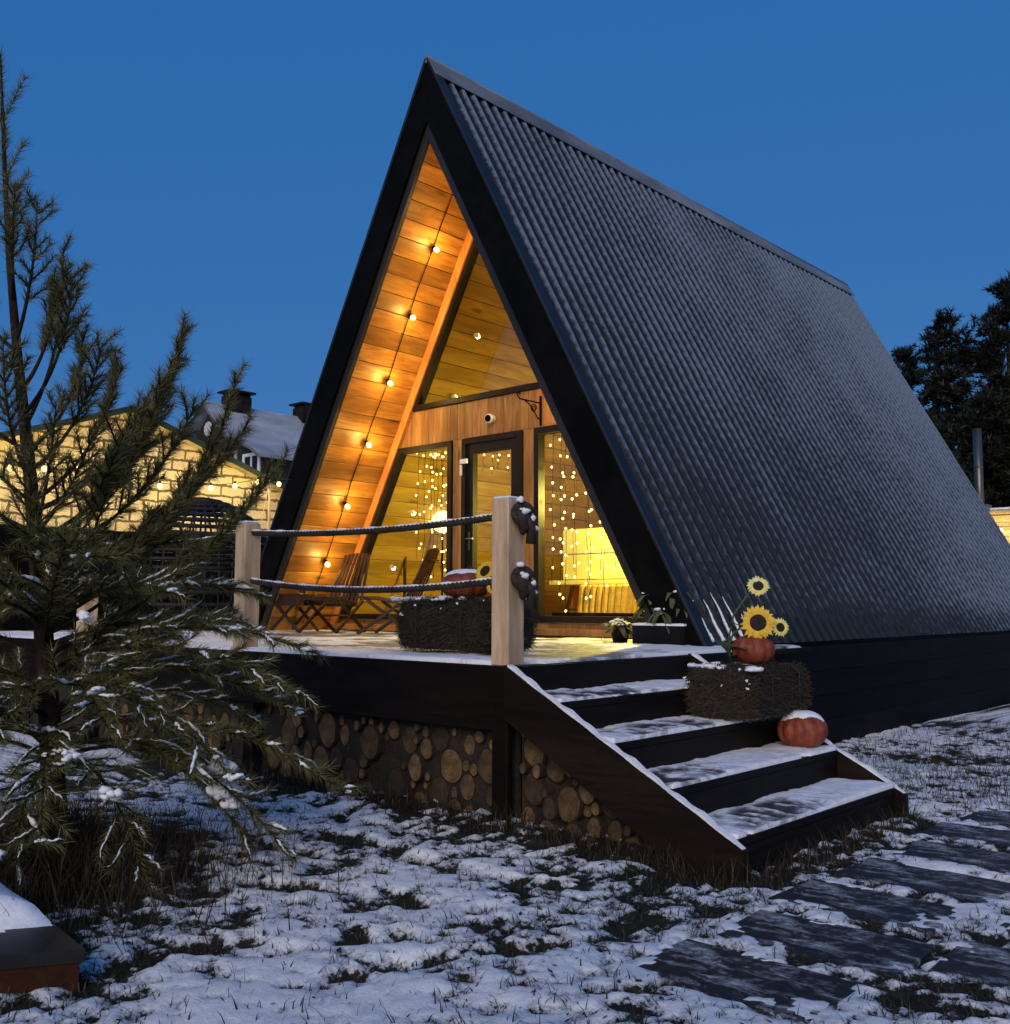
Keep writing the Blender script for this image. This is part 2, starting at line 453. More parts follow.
def log_end_mat():
    m, nt, b = new_mat('log_end_grain')
    co = coords(nt, kind='Object')
    wv = N(nt, 'ShaderNodeTexWave', wave_type='RINGS', rings_direction='SPHERICAL'); wv.inputs['Scale'].default_value = 16
    wv.inputs['Distortion'].default_value = 2.5; wv.inputs['Detail'].default_value = 3
    nt.links.new(co, wv.inputs['Vector'])
    n = N(nt, 'ShaderNodeTexNoise', Scale=11, Detail=6, Roughness=.65); nt.links.new(co, n.inputs['Vector'])
    ob = nt.nodes.new('ShaderNodeObjectInfo')
    col = ramp(nt, n.outputs[0], [(.3, (.030,.016,.006)), (.5, (.125,.072,.028)), (.7, (.24,.15,.065))])
    col = mix(nt, .45, col, ramp(nt, wv.outputs[0], [(.2, (.5,.5,.5)), (.8, g(1))]), 'MULTIPLY')
    hv = N(nt, 'ShaderNodeHueSaturation'); nt.links.new(col, hv.inputs['Color'])
    mr = N(nt, 'ShaderNodeMapRange'); nt.links.new(ob.outputs['Random'], mr.inputs[0]); mr.inputs[3].default_value = .2; mr.inputs[4].default_value = 1.3
    nt.links.new(mr.outputs[0], hv.inputs['Value'])
    nt.links.new(hv.outputs[0], b.inputs['Base Color']); b.inputs['Roughness'].default_value = .85
    bump(nt, b, n.outputs[0], .5, .01); return m
M['logend'] = log_end_mat()
M['logbark'] = noise_mat('log_bark', (.012,.009,.006), (.035,.025,.016), 40, .95, .9)

def block_mat():
    m, nt, b = new_mat('aerated_block_wall')
    tc = nt.nodes.new('ShaderNodeTexCoord')
    sp = nt.nodes.new('ShaderNodeSeparateXYZ'); nt.links.new(tc.outputs['Object'], sp.inputs[0])
    cb = nt.nodes.new('ShaderNodeCombineXYZ'); nt.links.new(sp.outputs['Y'], cb.inputs[0]); nt.links.new(sp.outputs['Z'], cb.inputs[1])
    n = N(nt, 'ShaderNodeTexNoise', Scale=5, Detail=5, Roughness=.7); nt.links.new(tc.outputs['Object'], n.inputs['Vector'])
    sc = N(nt, 'ShaderNodeVectorMath', operation='SCALE'); sc.inputs['Scale'].default_value = .13; nt.links.new(n.outputs['Color'], sc.inputs[0])
    ad = N(nt, 'ShaderNodeVectorMath', operation='ADD'); nt.links.new(cb.outputs[0], ad.inputs[0]); nt.links.new(sc.outputs[0], ad.inputs[1])
    br = nt.nodes.new('ShaderNodeTexBrick'); nt.links.new(ad.outputs[0], br.inputs['Vector'])
    br.inputs['Scale'].default_value = 1; br.inputs['Brick Width'].default_value = .52; br.inputs['Row Height'].default_value = .198
    br.inputs['Mortar Size'].default_value = .024; br.inputs['Mortar Smooth'].default_value = .25; br.inputs['Bias'].default_value = 0
    br.inputs['Color1'].default_value = (.74,.62,.41,1); br.inputs['Color2'].default_value = (.63,.52,.33,1); br.inputs['Mortar'].default_value = (.12,.09,.045,1)
    n2 = N(nt, 'ShaderNodeTexNoise', Scale=14, Detail=5); nt.links.new(tc.outputs['Object'], n2.inputs['Vector'])
    col = mix(nt, ramp(nt, n2.outputs[0], [(.5, g(0)), (.75, g(.4))]), br.outputs[0], (.36,.29,.19))
    nt.links.new(col, b.inputs['Base Color']); b.inputs['Roughness'].default_value = .9
    bump(nt, b, br.outputs['Fac'], -.4, .02); return m
M['block'] = block_mat()
M['greenroof'] = noise_mat('dark_green_roof_sheet', (.012,.03,.022), (.022,.045,.034), 4, .5, .05)
M['brownwall'] = wood_mat('brown_cladding', (.016,.010,.007), (.032,.020,.013), 'x', rough=.7, knots=False)
M['farroof'] = noise_mat('frosted_far_roof', (.26,.29,.33), (.46,.49,.53), 1.1, .6, .1, stretch=(1,.5,1))
M['chimney'] = noise_mat('sooty_chimney', (.012,.009,.008), (.03,.022,.018), 5, .8, .3, spec=.1)
M['palewall'] = wood_mat('pale_lit_planks', (.50,.40,.22), (.64,.53,.32), 'x', rough=.7, knots=False)
M['cloth'] = noise_mat('yellow_curtain_cloth', (.62,.46,.10), (.74,.58,.16), 20, .9, .3, stretch=(1,1,.1))
M['cab'] = noise_mat('cream_cabinet_front', (.66,.58,.28), (.72,.64,.33), 3, .4, .02)
M['sofa'] = noise_mat('mustard_sofa_fabric', (.30,.19,.05), (.42,.28,.08), 40, .9, .4)
M['pot'] = noise_mat('anthracite_planter', (.006,.006,.0065), (.011,.011,.012), 8, .6, .05, spec=.08)
M['rope'] = noise_mat('dark_jute_rope', (.016,.011,.008), (.05,.036,.024), 60, .9, .6)
M['mesh'] = noise_mat('dark_woven_cane', (.008,.007,.006), (.02,.016,.012), 20, .7, .2)

# ------------------------------------------------------------------ snow sheets
def snow_sheet(parent, x0, x1, y0, y1, z, th=.03, res=.03, cover=.5, scale=.25, seed=1, tread=None, edge=.03, mat='slush', zfun=None, name='snow'):
    nx = max(3, int((x1-x0)/res)+1); ny = max(3, int((y1-y0)/res)+1)
    xs = np.linspace(x0, x1, nx); ys = np.linspace(y0, y1, ny)
    X, Y = np.meshgrid(xs, ys, indexing='ij')
    d = np.minimum(np.minimum(X-x0, x1-X), np.minimum(Y-y0, y1-Y))
    nz = fbm(X, Y, scale, 5, seed)
    m = cover + (nz-.5)*1.6 + np.clip(d/edge, 0, 1)*.3 - .25
    T = tread(X, Y) if tread is not None else np.zeros_like(X)
    h = th*np.clip(m*1.6, 0, 1)**.6*(1-.55*np.clip(T*2, 0, 1)) + .010*(fbm(X, Y, .06, 3, seed+5)-.5)*np.clip(m*4, 0, 1)
    Z = z + np.maximum(h, .0015)
    if zfun is not None: Z = Z + zfun(X, Y)
    V = np.stack([X, Y, Z], -1).reshape(-1, 3)
    idx = np.arange(nx*ny).reshape(nx, ny)
    F = np.stack([idx[:-1,:-1], idx[1:,:-1], idx[1:,1:], idx[:-1,1:]], -1).reshape(-1, 4)
    keep = (m.reshape(-1)[F] > 0).all(1)
    F = F[keep]
    # skirt: sink the border so the sheet has a thickness
    used = np.unique(F); remap = -np.ones(len(V), int); remap[used] = np.arange(len(used))
    V = V[used]; A = T.reshape(-1)[used]; F = remap[F]
    E = np.concatenate([F[:,[0,1]], F[:,[1,2]], F[:,[2,3]], F[:,[3,0]]])
    key = np.sort(E, 1); _, inv, cnt = np.unique(key, axis=0, return_inverse=True, return_counts=True)
    be = E[cnt[inv.ravel()] == 1]
    bv = np.unique(be); rm = {int(v): i+len(V) for i, v in enumerate(bv)}
    low = V[bv].copy(); low[:,2] = z + .0005 + (zfun(low[:,0], low[:,1]) if zfun is not None else 0)
    F2 = np.array([[a, rm[int(a)], rm[int(c)], c] for a, c in be], int)
    V = np.concatenate([V, low]); A = np.concatenate([A, A[bv]])
    F = np.concatenate([F, F2]) if len(F2) else F
    return np_mesh(name, V, F, M[mat], parent, smooth=True, attr={'tread': A})

def foot_prints(lst):
    """soft trodden ovals: list of (x, y, angle, length, width)"""
    def f(X, Y):
        t = np.zeros_like(X)
        for (x, y, a, L, W) in lst:
            u = (X-x)*math.cos(a)+(Y-y)*math.sin(a); v = -(X-x)*math.sin(a)+(Y-y)*math.cos(a)
            t = np.maximum(t, sstep(1.25, .65, np.sqrt((u/L*2)**2+(v/W*2)**2)))
        return t*.42
    return f

def snow_lump(mb, c, r, sq=(1,1,.5), jitter=.25, seg=9):
    """a small irregular heap of snow"""
    c = Vector(c); n0 = len(mb.v); mb.ball(c, r, seg, sq); k = (c.x*91.7+c.y*57.3+c.z*33.1)
    for i in range(n0, len(mb.v)):
        q = Vector(mb.v[i])-c; d = q.normalized() if q.length > 1e-9 else Vector((0,0,1))
        h = math.sin(d.x*3.1+k)*math.cos(d.y*2.7+k*1.3)+.5*math.sin(d.z*4.3+d.x*2.2+k*2.1)
        mb.v[i] = tuple(c+q*(1+jitter*.55*h))
    return mb
def snow_heap(mb, c, r, rnd, n=6, sq=(1.2,1.0,.6)):
    for _ in range(n):
        snow_lump(mb, (c[0]+rnd.gauss(0, r*.55)*sq[0], c[1]+rnd.gauss(0, r*.55)*sq[1], c[2]+rnd.gauss(0, r*.4)*sq[2]), r*rnd.uniform(.35, .75), sq, .6, 8)

# ------------------------------------------------------------------ GROUND
XP, YP, DZ = -3.89, 4.27, .905           # near corner of the deck, its height
TREE = (-4.93, 2.16)
def axis_pts(lo, hi, step, far):
    a = list(np.arange(lo, hi+1e-6, step)); s = step; v = a[-1]
    while v < far: s *= 1.22; v += s; a.append(v)
    s = step; v = a[0]
    while v > -far: s *= 1.22; v -= s; a.insert(0, v)
    return np.array(a)
gx = axis_pts(-6.6, -.2, .021, 900.0); gy = axis_pts(1.2, 10.5, .021, 900.0)
GX, GY = np.meshgrid(gx, gy, indexing='ij')
def slabs_list():
    out = []
    for i, y in enumerate([3.14, 3.68, 4.24, 4.80, 5.36, 5.92, 6.48]):
        out.append((-1.80+.04*math.sin(i*2.1), y, .69+.03*math.sin(i*3.1), .415, .07*math.sin(i*1.7)))
    for i, y in enumerate([3.85, 4.42, 4.98, 5.55, 6.10]):
        out.append((-1.03+.04*math.sin(i*1.3), y, .69, .415, .06*math.sin(i*2.7+1)))
    return out
SLABS = slabs_list()
def ground_height(X, Y):
    z = .05*(fbm(X, Y, 1.4, 3, 3)-.5) + .035*(fbm(X, Y, .22, 3, 8)-.5)
    near = sstep(12, 5, np.hypot(X+2.5, Y-4))
    z = z*near
    # falls away a little along the long side of the house, banks up by the log wall
    z = z - .06*sstep(6.5, 9, Y)*sstep(-5, -3.5, X)*sstep(40, 15, Y)
    z = z + .05*sstep(.45, .0, np.abs(Y-4.25))*sstep(-2.6, -3.2, X)
    # hump round the pine
    z = z + .10*np.exp(-((X-TREE[0])**2+(Y-TREE[1])**2)/.45)
    for (x, y, w, h, a) in SLABS:
        d = np.maximum(np.abs(X-x)/(w/2+.02), np.abs(Y-y)/(h/2+.02))
        z = z*sstep(.85, 1.15, d)
    return z
soil = ground_height(GX, GY)
big = fbm(GX, GY, 1.1, 3, 21); mid = fbm(GX, GY, .27, 4, 33); fine = fbm(GX, GY, .085, 3, 45); tiny = fbm(GX, GY, .048, 2, 51)
S = .215 + (big-.5)*.9 + (mid-.5)*1.25 + (fine-.5)*1.1 + (tiny-.5)*1.25
S = S + .10*sstep(-4.4, -3.0, GX)*sstep(4.2, 3.2, GY)
# bare dark earth under the pine, along the log wall and round the stair foot
dt = np.hypot(GX-TREE[0], GY-TREE[1])
S = S - .9*sstep(1.15, .4, dt) - .5*sstep(.32, .05, np.abs(GY-4.2))*sstep(-2.2, -2.7, GX)
S = S - .3*sstep(.6, .3, np.hypot(GX+3.7, GY-1.62))
S = S - .35*sstep(.30, .05, np.abs(GX+2.35))*sstep(4.0, 4.3, GY)*sstep(6.3, 6.0, GY)
# trodden tracks and foot prints towards the stairs
for (x, y, a, L, W) in [(-2.50,2.83,1.2,.30,.13),(-2.95,3.05,1.5,.30,.12),(-2.72,2.45,1.0,.34,.16),(-3.35,2.95,.2,.5,.22),(-3.0,2.55,.9,.36,.18),
                        (-3.6,3.5,.1,.9,.20),(-4.2,3.55,.1,.6,.16),(-3.05,3.6,.2,.5,.14),(-2.75,2.2,1.3,.3,.2),(-3.25,2.15,.5,.5,.22),(-2.4,3.3,1.1,.28,.11),
                        (-1.3,2.75,.8,.3,.12),(-1.05,3.2,1.2,.3,.12),(-3.9,2.7,.4,.5,.2),(-4.4,3.15,.1,.7,.18)]:
    u = (GX-x)*math.cos(a)+(GY-y)*math.sin(a); v = -(GX-x)*math.sin(a)+(GY-y)*math.cos(a)
    k = sstep(1.3, .6, np.sqrt((u/L*2)**2+(v/W*2)**2)+.5*(fine-.5))
    S = S - .42*k; soil = soil - .03*k
Snow = np.clip(S, -.6, 1.2)
GZ = soil + .018*np.clip(Snow*2.2, 0, 1)**.6*sstep(14, 5, np.hypot(GX+2.5, GY-4)) + (.012*(fine-.5)+.010*(tiny-.5))*sstep(10, 5, np.hypot(GX+2.5, GY-4))
for (x, y, w, h, a) in SLABS:                       # the slabs lie bare
    d = np.maximum(np.abs(GX-x)/(w/2), np.abs(GY-y)/(h/2)) + 1.3*np.maximum(mid-.5, 0) + .40*(fine-.5)
    GZ = np.where(d < 1.0, np.minimum(GZ, .004), GZ)
nx, ny = GX.shape
idx = np.arange(nx*ny).reshape(nx, ny)
GF = np.stack([idx[:-1,:-1], idx[1:,:-1], idx[1:,1:], idx[:-1,1:]], -1).reshape(-1, 4)
ground = np_mesh('ground', np.stack([GX, GY, GZ], -1).reshape(-1, 3), GF, M['ground'], None, True, {'snow': Snow.ravel()*.55})
ground['kind'] = 'structure'
def gz_at(x, y):
    i = np.clip(np.searchsorted(gx, x), 1, nx-1); j = np.clip(np.searchsorted(gy, y), 1, ny-1)
    return GZ[i-1, j-1], Snow[i-1, j-1]

# paving slabs
SLAB_WORDS = ['second from the near end of the path', 'third along the path from the near end', 'fourth along the path', 'fifth along the path',
              'sixth along the path', 'seventh along the path', 'at the far end of the path']
for i, (x, y, w, h, a) in enumerate(SLABS):
    row = 'stair-side row' if i < 7 else 'outer row'
    k = i if i < 7 else i-7
    ordn = ['first', 'second', 'third', 'fourth', 'fifth', 'sixth', 'seventh', 'eighth'][k]
    t = thing('paving_slab', f'dark wet paving slab, {ordn} from the near end of the {row} of the path', 'paving slab', (x, y, 0), 0, 'dark slabs of the garden path')
    mb = MB(); rot = Matrix.Rotation(a, 3, 'Z'); mb.obox((x, y, -.008), (w, h, .05), rot, .007); mb.build('slab', M['rubber'], t)

# grass: short tufts through the snow, longer withered blades round the pine and the walls
def blades(P, L, W, lean, rs):
    n = len(P); a = rs.uniform(0, 2*math.pi, n); ln = rs.uniform(.1, 1, n)*lean
    d = np.stack([np.cos(a)*ln, np.sin(a)*ln, np.ones(n)], 1); d /= np.linalg.norm(d, axis=1)[:,None]
    w = np.stack([-np.sin(a+rs.normal(0,.6,n)), np.cos(a), np.zeros(n)], 1)*W[:,None]
    mid = P + d*L[:,None]*.55; tip = mid + (d*.8+np.stack([np.cos(a)*.5, np.sin(a)*.5, np.zeros(n)], 1)*lean)*L[:,None]*.5
    V = np.empty((n, 5, 3)); V[:,0] = P-w; V[:,1] = P+w; V[:,2] = mid+w*.7; V[:,3] = mid-w*.7; V[:,4] = tip
    b = np.arange(n)[:,None]*5
    F = np.concatenate([b+[0,1,2], b+[0,2,3], b+[3,2,4]])
    return V.reshape(-1,3), F
n = 150000
px = rng.uniform(-6.4, -.2, n); py = rng.uniform(1.3, 9.5, n)
z_, s_ = gz_at(px, py)
onslab = np.zeros(n, bool)
for (x, y, w, h, a) in SLABS: onslab |= (np.abs(px-x) < w/2+.01) & (np.abs(py-y) < h/2+.01)
house_foot = ((px < -3.7) & (py > 4.2) & (py < 9.5)) | ((px < -2.3) & (py > 4.2) & (py < 6.15)) | ((px < -4.1) & (py > 6))
keep = (~onslab) & (~house_foot) & (rng.random(n) < np.clip(.9-1.5*s_, .05, 1)) & (py < 9.5)
P = np.stack([px, py, z_-.004], 1)[keep]
V1, F1 = blades(P, rng.uniform(.015, .06, len(P)), rng.uniform(.0012, .0028, len(P)), 1.5, rng)
np_mesh('grass', V1, F1, M['grass'], None)['kind'] = 'stuff'
P = []
for _ in range(6500):
    r = abs(random.gauss(0, .45)); a = random.uniform(0, 6.283)
    P.append((TREE[0]+.25+r*math.cos(a)*1.15, TREE[1]-.15+r*math.sin(a)))
for _ in range(1800): P.append((random.uniform(-6.4, -2.4), 4.16+random.gauss(0, .04)))
for _ in range(600): P.append((-2.33+random.gauss(0, .04), random.uniform(4.2, 6.1)))
for _ in range(2600):
    P.append((random.uniform(-4.1, -2.0), random.uniform(6.4, 12)))
P = np.array(P); z_, s_ = gz_at(P[:,0], P[:,1])
P3 = np.stack([P[:,0], P[:,1], z_-.006], 1)
Ld = np.where(np.hypot(P[:,0]-TREE[0], P[:,1]-TREE[1]) < 1.6, rng.uniform(.10, .34, len(P)), rng.uniform(.05, .17, len(P)))
V1, F1 = blades(P3, Ld, rng.uniform(.0013, .003, len(P)), .8, rng)
np_mesh('withered_grass', V1, F1, M['drygrass'], None)['kind'] = 'stuff'

# dead leaves and twigs lying on the snow
n = 5200
px = rng.uniform(-6.2, -.3, n); py = rng.uniform(1.4, 7.5, n)
cl = fbm(px, py, .5, 3, 71); z_, s_ = gz_at(px, py)
ok = (rng.random(n) < sstep(.42, .62, cl)) & ~(((px < -3.7) & (py > 4.2)) | ((px < -2.3) & (py > 4.2) & (py < 6.25)) | ((px < -4.1) & (py > 6)))
P = np.stack([px, py, z_+.004], 1)[ok]; n = len(P); a = rng.uniform(0, 6.28, n); L = rng.uniform(.006, .019, n); Wd = L*rng.uniform(.15, .7, n)
d = np.stack([np.cos(a), np.sin(a), rng.uniform(-.3, .5, n)], 1)*L[:,None]; w_ = np.stack([-np.sin(a), np.cos(a), rng.uniform(-.3, .3, n)], 1)*Wd[:,None]
V1 = np.stack([P-d, P+w_, P+d, P-w_], 1).reshape(-1, 3)
np_mesh('leaf_litter', V1, np.arange(4*n).reshape(n, 4), M['drygrass'], None)['kind'] = 'stuff'

# ------------------------------------------------------------------ A-FRAME HOUSE
XC, HW, Y0, LEN, H, ZF = -7.618, 3.298, 7.048, 10.416, 7.05, .92
SL = HW/(H-ZF); ZI = 6.18; FY = 8.08
PHI = math.atan(SL); SP, CP = math.sin(PHI), math.cos(PHI)
def hin(z): return SL*(ZI-z)             # inner half width at height z
def hout(z): return SL*(H-z)
house = thing('a_frame_house', 'black A-frame house with corrugated roof, glazed front and lit timber porch', 'house', (XC, Y0, 0))

# roof: core, corrugated sheets, fascia, ridge cap
for s in (-1, 1):
    core = MB()
    core.prism([(XC+s*.0, H-.10), (XC+s*(HW-.05), ZF+.004), (XC+s*(hin(ZF)+.012), ZF+.004), (XC+s*.0, ZI+.022)], Y0+.045, Y0+LEN-.03)
    rp = core.build('roof_panel', M['black'], house)
    # corrugated sheet: real ribs
    pitch = .168; nrib = int(LEN/pitch); per = 10
    yv = np.linspace(Y0+.09, Y0+LEN, nrib*per+1)
    ph = (yv-yv[0])/pitch
    prof = .5+.5*np.cos(2*math.pi*ph); prof = prof**1.25
    sl_len = math.hypot(HW+.02, H-ZF)
    dv = np.concatenate([np.linspace(.16, sl_len-.005, 70)])
    D, YY = np.meshgrid(dv, yv, indexing='ij'); PR = np.broadcast_to(prof, D.shape)
    off = PR*.046 - .030 + .0025*(fbm(D, YY, .5, 3, 91)-.5)
    # slight horizontal laps of the sheets
    stepD = D*2*math.pi/.135 + 2.2*fbm(D, YY, .25, 2, 17) + 6.28*_hash(np.floor((YY-yv[0])/pitch), np.zeros_like(YY), 5)
    off = off + .006*(((D+.4) % 2.1)/2.1)
    Xr = XC + s*(D*SP + off*CP); Zr = H - D*CP + off*SP
    frost = .30 + .40*sstep(.4, 1.0, (YY-Y0)/LEN) + .30*sstep(5.6, .2, D)*sstep(-.6, .5, (YY-Y0)/LEN) - .50*sstep(3.2, 6.6, D)*sstep(.85, .05, (YY-Y0)/LEN) - .55*sstep(.93,.985, D/sl_len)
    n_d, n_y = D.shape; ii = np.arange(n_d*n_y).reshape(n_d, n_y)
    FF = np.stack([ii[:-1,:-1], ii[1:,:-1], ii[1:,1:], ii[:-1,1:]], -1).reshape(-1,4)
    if s < 0: FF = FF[:, ::-1]
    np_mesh('roof_sheet', np.stack([Xr, YY, Zr], -1).reshape(-1,3), FF, M['roof'], house, True, {'crest': PR.ravel().copy(), 'frost': frost.ravel(), 'step': stepD.ravel()})
    # fascia board on the gable end, with the metal return against the lining
    fb = MB(); hz = H-.012
    fb.prism([(XC, H-.01), (XC+s*(HW+.01), ZF), (XC+s*(HW-.37), ZF), (XC, hz-.67)], Y0, Y0+.045)
    fb.build('fascia', M['black'], house)
    rt = MB()
    rt.prism([(XC, hz-.68), (XC+s*(HW-.375), ZF), (XC+s*(hin(ZF)-.004), ZF), (XC, ZI-.008)], Y0+.03, Y0+.07)
    rt.build('fascia_return', M['trimmetal'], house)
    # flat verge flashing on the slope
    vf = MB(); m3 = Matrix(((s*SP,0,s*CP),(0,1,0),(-CP,0,SP)))
    vf.obox((XC+s*(sl_len/2*SP+.012*CP), Y0+.05, H-sl_len/2*CP+.012*SP), (sl_len, .13, .03), m3, .006)
    vf.build('verge_flashing', M['navy'], house)
    # eave trim
    et = MB(); et.box(XC+s*HW-.03, XC+s*HW+.02, Y0+.05, Y0+LEN, ZF-.06, ZF+.0); et.build('eave_trim', M['black'], house)
rc = MB()
for s in (-1, 1):
    m3 = Matrix(((s*SP,0,s*CP),(0,1,0),(-CP,0,SP)))
    rc.obox((XC+s*(.12*SP+.035*CP), Y0+LEN/2, H+.0-.12*CP+.035*SP-.02), (.25, LEN+.02, .012), m3, .004)
rc.tube([(XC, Y0-.01, H-.005), (XC, Y0+LEN+.01, H-.005)], .04, 8)
rc.build('ridge_cap', M['ridge'] if 'ridge' in M else M['black'], house)
# snow left in the ribs over the lower front corner
sn = MB()
for k in range(5):
    y = Y0+.09+.168*(k+.5); top = [1.15, 1.30, 1.36, 1.33, 1.18][k]
    pts = []; rs = []
    for t in np.linspace(0, 1, 12):
        z = .96+(top-.96)*t; d = (H-z)/CP
        pts.append((XC+d*SP-.006*CP+.001, y+.008*math.sin(9*t+k), z-.0)); rs.append(.016*(1-t)**.8*(1+.3*math.sin(31*t+k))+.002)
    sn.tube(pts, rs, 7)
sn.build('snow', M['snow'], house)

# timber lining of the porch and inside (boards run along the ridge)
def lining(y0, y1, mat, name, s, dmax, bw=.205):
    mb = MB(); d = .03
    m3 = Matrix(((s*SP,0,-s*CP),(0,1,0),(-CP,0,-SP)))
    while d < dmax-.03:
        w = min(bw, dmax-d)
        segs = [(y0, y1)] if y1-y0 < 2 else [(y0, (y0+y1)/2+random.uniform(-1,1)), None]
        if segs[-1] is None: segs[-1] = (segs[0][1]+.003, y1)
        for (a, b_) in segs:
            dd = d+w/2
            mb.obox((XC+s*(dd*SP)+s*.0, (a+b_)/2, ZI-dd*CP), (w-.007, b_-a, .02), m3, .004)
        d += bw
    return mb.build(name, mat, house)
slin = (ZI-DZ)/CP
for s in (-1, 1):
    lining(Y0+.072, FY-.002, M['soffit'], 'porch_lining', s, slin)
    lining(FY+.13, FY+5.0, M['interior'], 'inside_lining', s, slin)

# front wall: boards, windows, door
wall = MB()
def vboards(x0, x1, zlo, zhi, bw=.118):
    n = max(1, round((x1-x0)/bw)); w = (x1-x0)/n
    for i in range(n):
        a = x0+i*w+.0025; b_ = x0+(i+1)*w-.0025
        l0, l1 = zlo(a), zlo(b_); h0, h1 = zhi(a), zhi(b_)
        if max(h0-l0, h1-l1) < .02: continue
        h0 = max(h0, l0+.001); h1 = max(h1, l1+.001)
        wall.prism([(a, l0), (b_, l1), (b_, h1), (a, h0)], FY+.004*random.random(), FY+.05)
zin = lambda x: ZI-abs(x-XC)/SL-.02
xl, xr = XC-hin(3.13), XC+hin(3.13)
vboards(xl+.02, xr-.02, lambda x: 3.13, lambda x: min(3.545, zin(x)))
for (a, b_) in ((-8.225, -8.06), (-7.15, -6.985)):
    vboards(a, b_, lambda x: .93, lambda x: 3.126, .083)
# sloped strips between the windows and the lining, and the sills
wall.prism([(XC-hin(3.13)+.01, 3.126), (XC-hin(3.13)+.13, 3.126), (XC-hin(.93)+.13, .93), (XC-hin(.93)+.01, .93)], FY+.006, FY+.05)
wall.prism([(XC+hin(3.13)-.01, 3.126), (XC+hin(.93)-.01, .93), (XC+hin(.93)-.13, .93), (XC+hin(3.13)-.13, 3.126)], FY+.006, FY+.05)
wall.prism([(XC-.1, ZI-.02-.1/SL), (XC-hin(3.55)+.01, 3.55), (XC-hin(3.55)+.10, 3.55), (XC-.02, ZI-.22)], FY+.006, FY+.05)
wall.prism([(XC+.1, ZI-.02-.1/SL), (XC+.02, ZI-.22), (XC+hin(3.55)-.10, 3.55), (XC+hin(3.55)-.01, 3.55)], FY+.006, FY+.05)
wall.box(XC-hin(.93)+.14, -8.23, FY+.006, FY+.05, .925, 1.065)
wall.box(-6.98, XC+hin(.93)-.14, FY+.006, FY+.05, .925, 1.065)
wall.build('front_wall', M['facade'], house)
# raised orange trim along the lining
tr = MB()
for s in (-1, 1):
    tr.prism([(XC+s*hin(.93)-s*.015, .935), (XC+s*.025, ZI-.06), (XC+s*.0, ZI-.26), (XC+s*(hin(.93)-.125), .935)], FY-.05, FY-.003)
tr.build('corner_trim', M['trim'], house)
sill = MB()
sill.box(-6.98, XC+hin(.93)-.16, FY-.10, FY-.001, .935, 1.01, .006)
sill.build('window_ledge', M['facade'], house)
sill = MB(); sill.box(XC-hin(.93)+.16, -8.23, FY-.10, FY-.001, .935, 1.01, .006)
sill.build('window_ledge', M['facade'], house)

def poly_frame(pts, w):
    """inner offset of a convex polygon (counter-clockwise) by w"""
    n = len(pts); out = []
    for i in range(n):
        p0, p1, p2 = Vector(pts[i-1]), Vector(pts[i]), Vector(pts[(i+1) % n])
        d1 = (p1-p0).normalized(); d2 = (p2-p1).normalized()
        n1 = Vector((-d1.y, d1.x)); n2 = Vector((-d2.y, d2.x))
        k = (n1+n2); k = k/ (1+n1.dot(n2))
        out.append(tuple(p1+k*w))
    return out
def window(pts, w=.062, mull=None):
    f = MB(); inn = poly_frame(pts, w); n = len(pts)
    for i in range(n):
        j = (i+1) % n
        q = [pts[i], pts[j], inn[j], inn[i]]
        f.prism(q, FY-.028, FY+.075)
    fo = f.build('window', M['frame'], house)
    p = MB(); p.add([(x, FY+.035, z) for x, z in inn], [tuple(range(n))])
    p.build('pane', M['glass'], fo)
    return fo
def off_l(z): return XC-hin(z)+.125
def off_r(z): return XC+hin(z)-.125
window([(off_l(3.55), 3.55), (off_r(3.55), 3.55), (XC, ZI-.232)])
window([(off_l(1.07), 1.07), (-8.228, 1.07), (-8.228, 3.122), (off_l(3.122), 3.122)], .066)
window([(-6.98, 1.07), (off_r(1.07), 1.07), (off_r(3.122), 3.122), (-6.98, 3.122)], .066)
# door
f = MB(); dx0, dx1, dz0, dz1 = -8.055, -7.152, .935, 3.115
for q in ([(dx0,dz0),(dx0+.06,dz0),(dx0+.06,dz1),(dx0,dz1)], [(dx1-.06,dz0),(dx1,dz0),(dx1,dz1),(dx1-.06,dz1)], [(dx0+.06,dz1-.06),(dx1-.06,dz1-.06),(dx1-.06,dz1),(dx0+.06,dz1)]):
    f.prism(q, FY-.035, FY+.075)
door = f.build('door', M['frame'], house)
f = MB(); a0, a1, b0, b1 = dx0+.064, dx1-.064, dz0+.02, dz1-.064
st = .10
for q in ([(a0,b0),(a0+st,b0),(a0+st,b1),(a0,b1)], [(a1-st,b0),(a1,b0),(a1,b1),(a1-st,b1)], [(a0+st,b1-.11),(a1-st,b1-.11),(a1-st,b1),(a0+st,b1)], [(a0+st,b0),(a1-st,b0),(a1-st,b0+.14),(a0+st,b0+.14)]):
    f.prism(q, FY-.012, FY+.06)
f.build('sash', M['frame'], door)
p = MB(); p.add([(x, FY+.03, z) for x, z in [(a0+st,b0+.14),(a1-st,b0+.14),(a1-st,b1-.11),(a0+st,b1-.11)]], [(0,1,2,3)]); p.build('pane', M['glass'], door)
hd = MB(); hd.box(a0+.03, a0+.06, FY-.02, FY-.012, 1.86, 2.06); hd.tube([(a0+.045, FY-.015, 1.98), (a0+.045, FY-.07, 1.98), (a0+.16, FY-.075, 1.98)], .009, 8)
hd.build('handle', M['steel'], door)
hg = MB(); hg.box(dx0-.005, dx0+.11, FY-.06, FY-.036, 2.83, 2.885, .004); hg.box(dx0-.005, dx0+.02, FY-.06, FY-.036, 2.70, 2.82, .004); hg.build('door_sensor', M['white'], door)

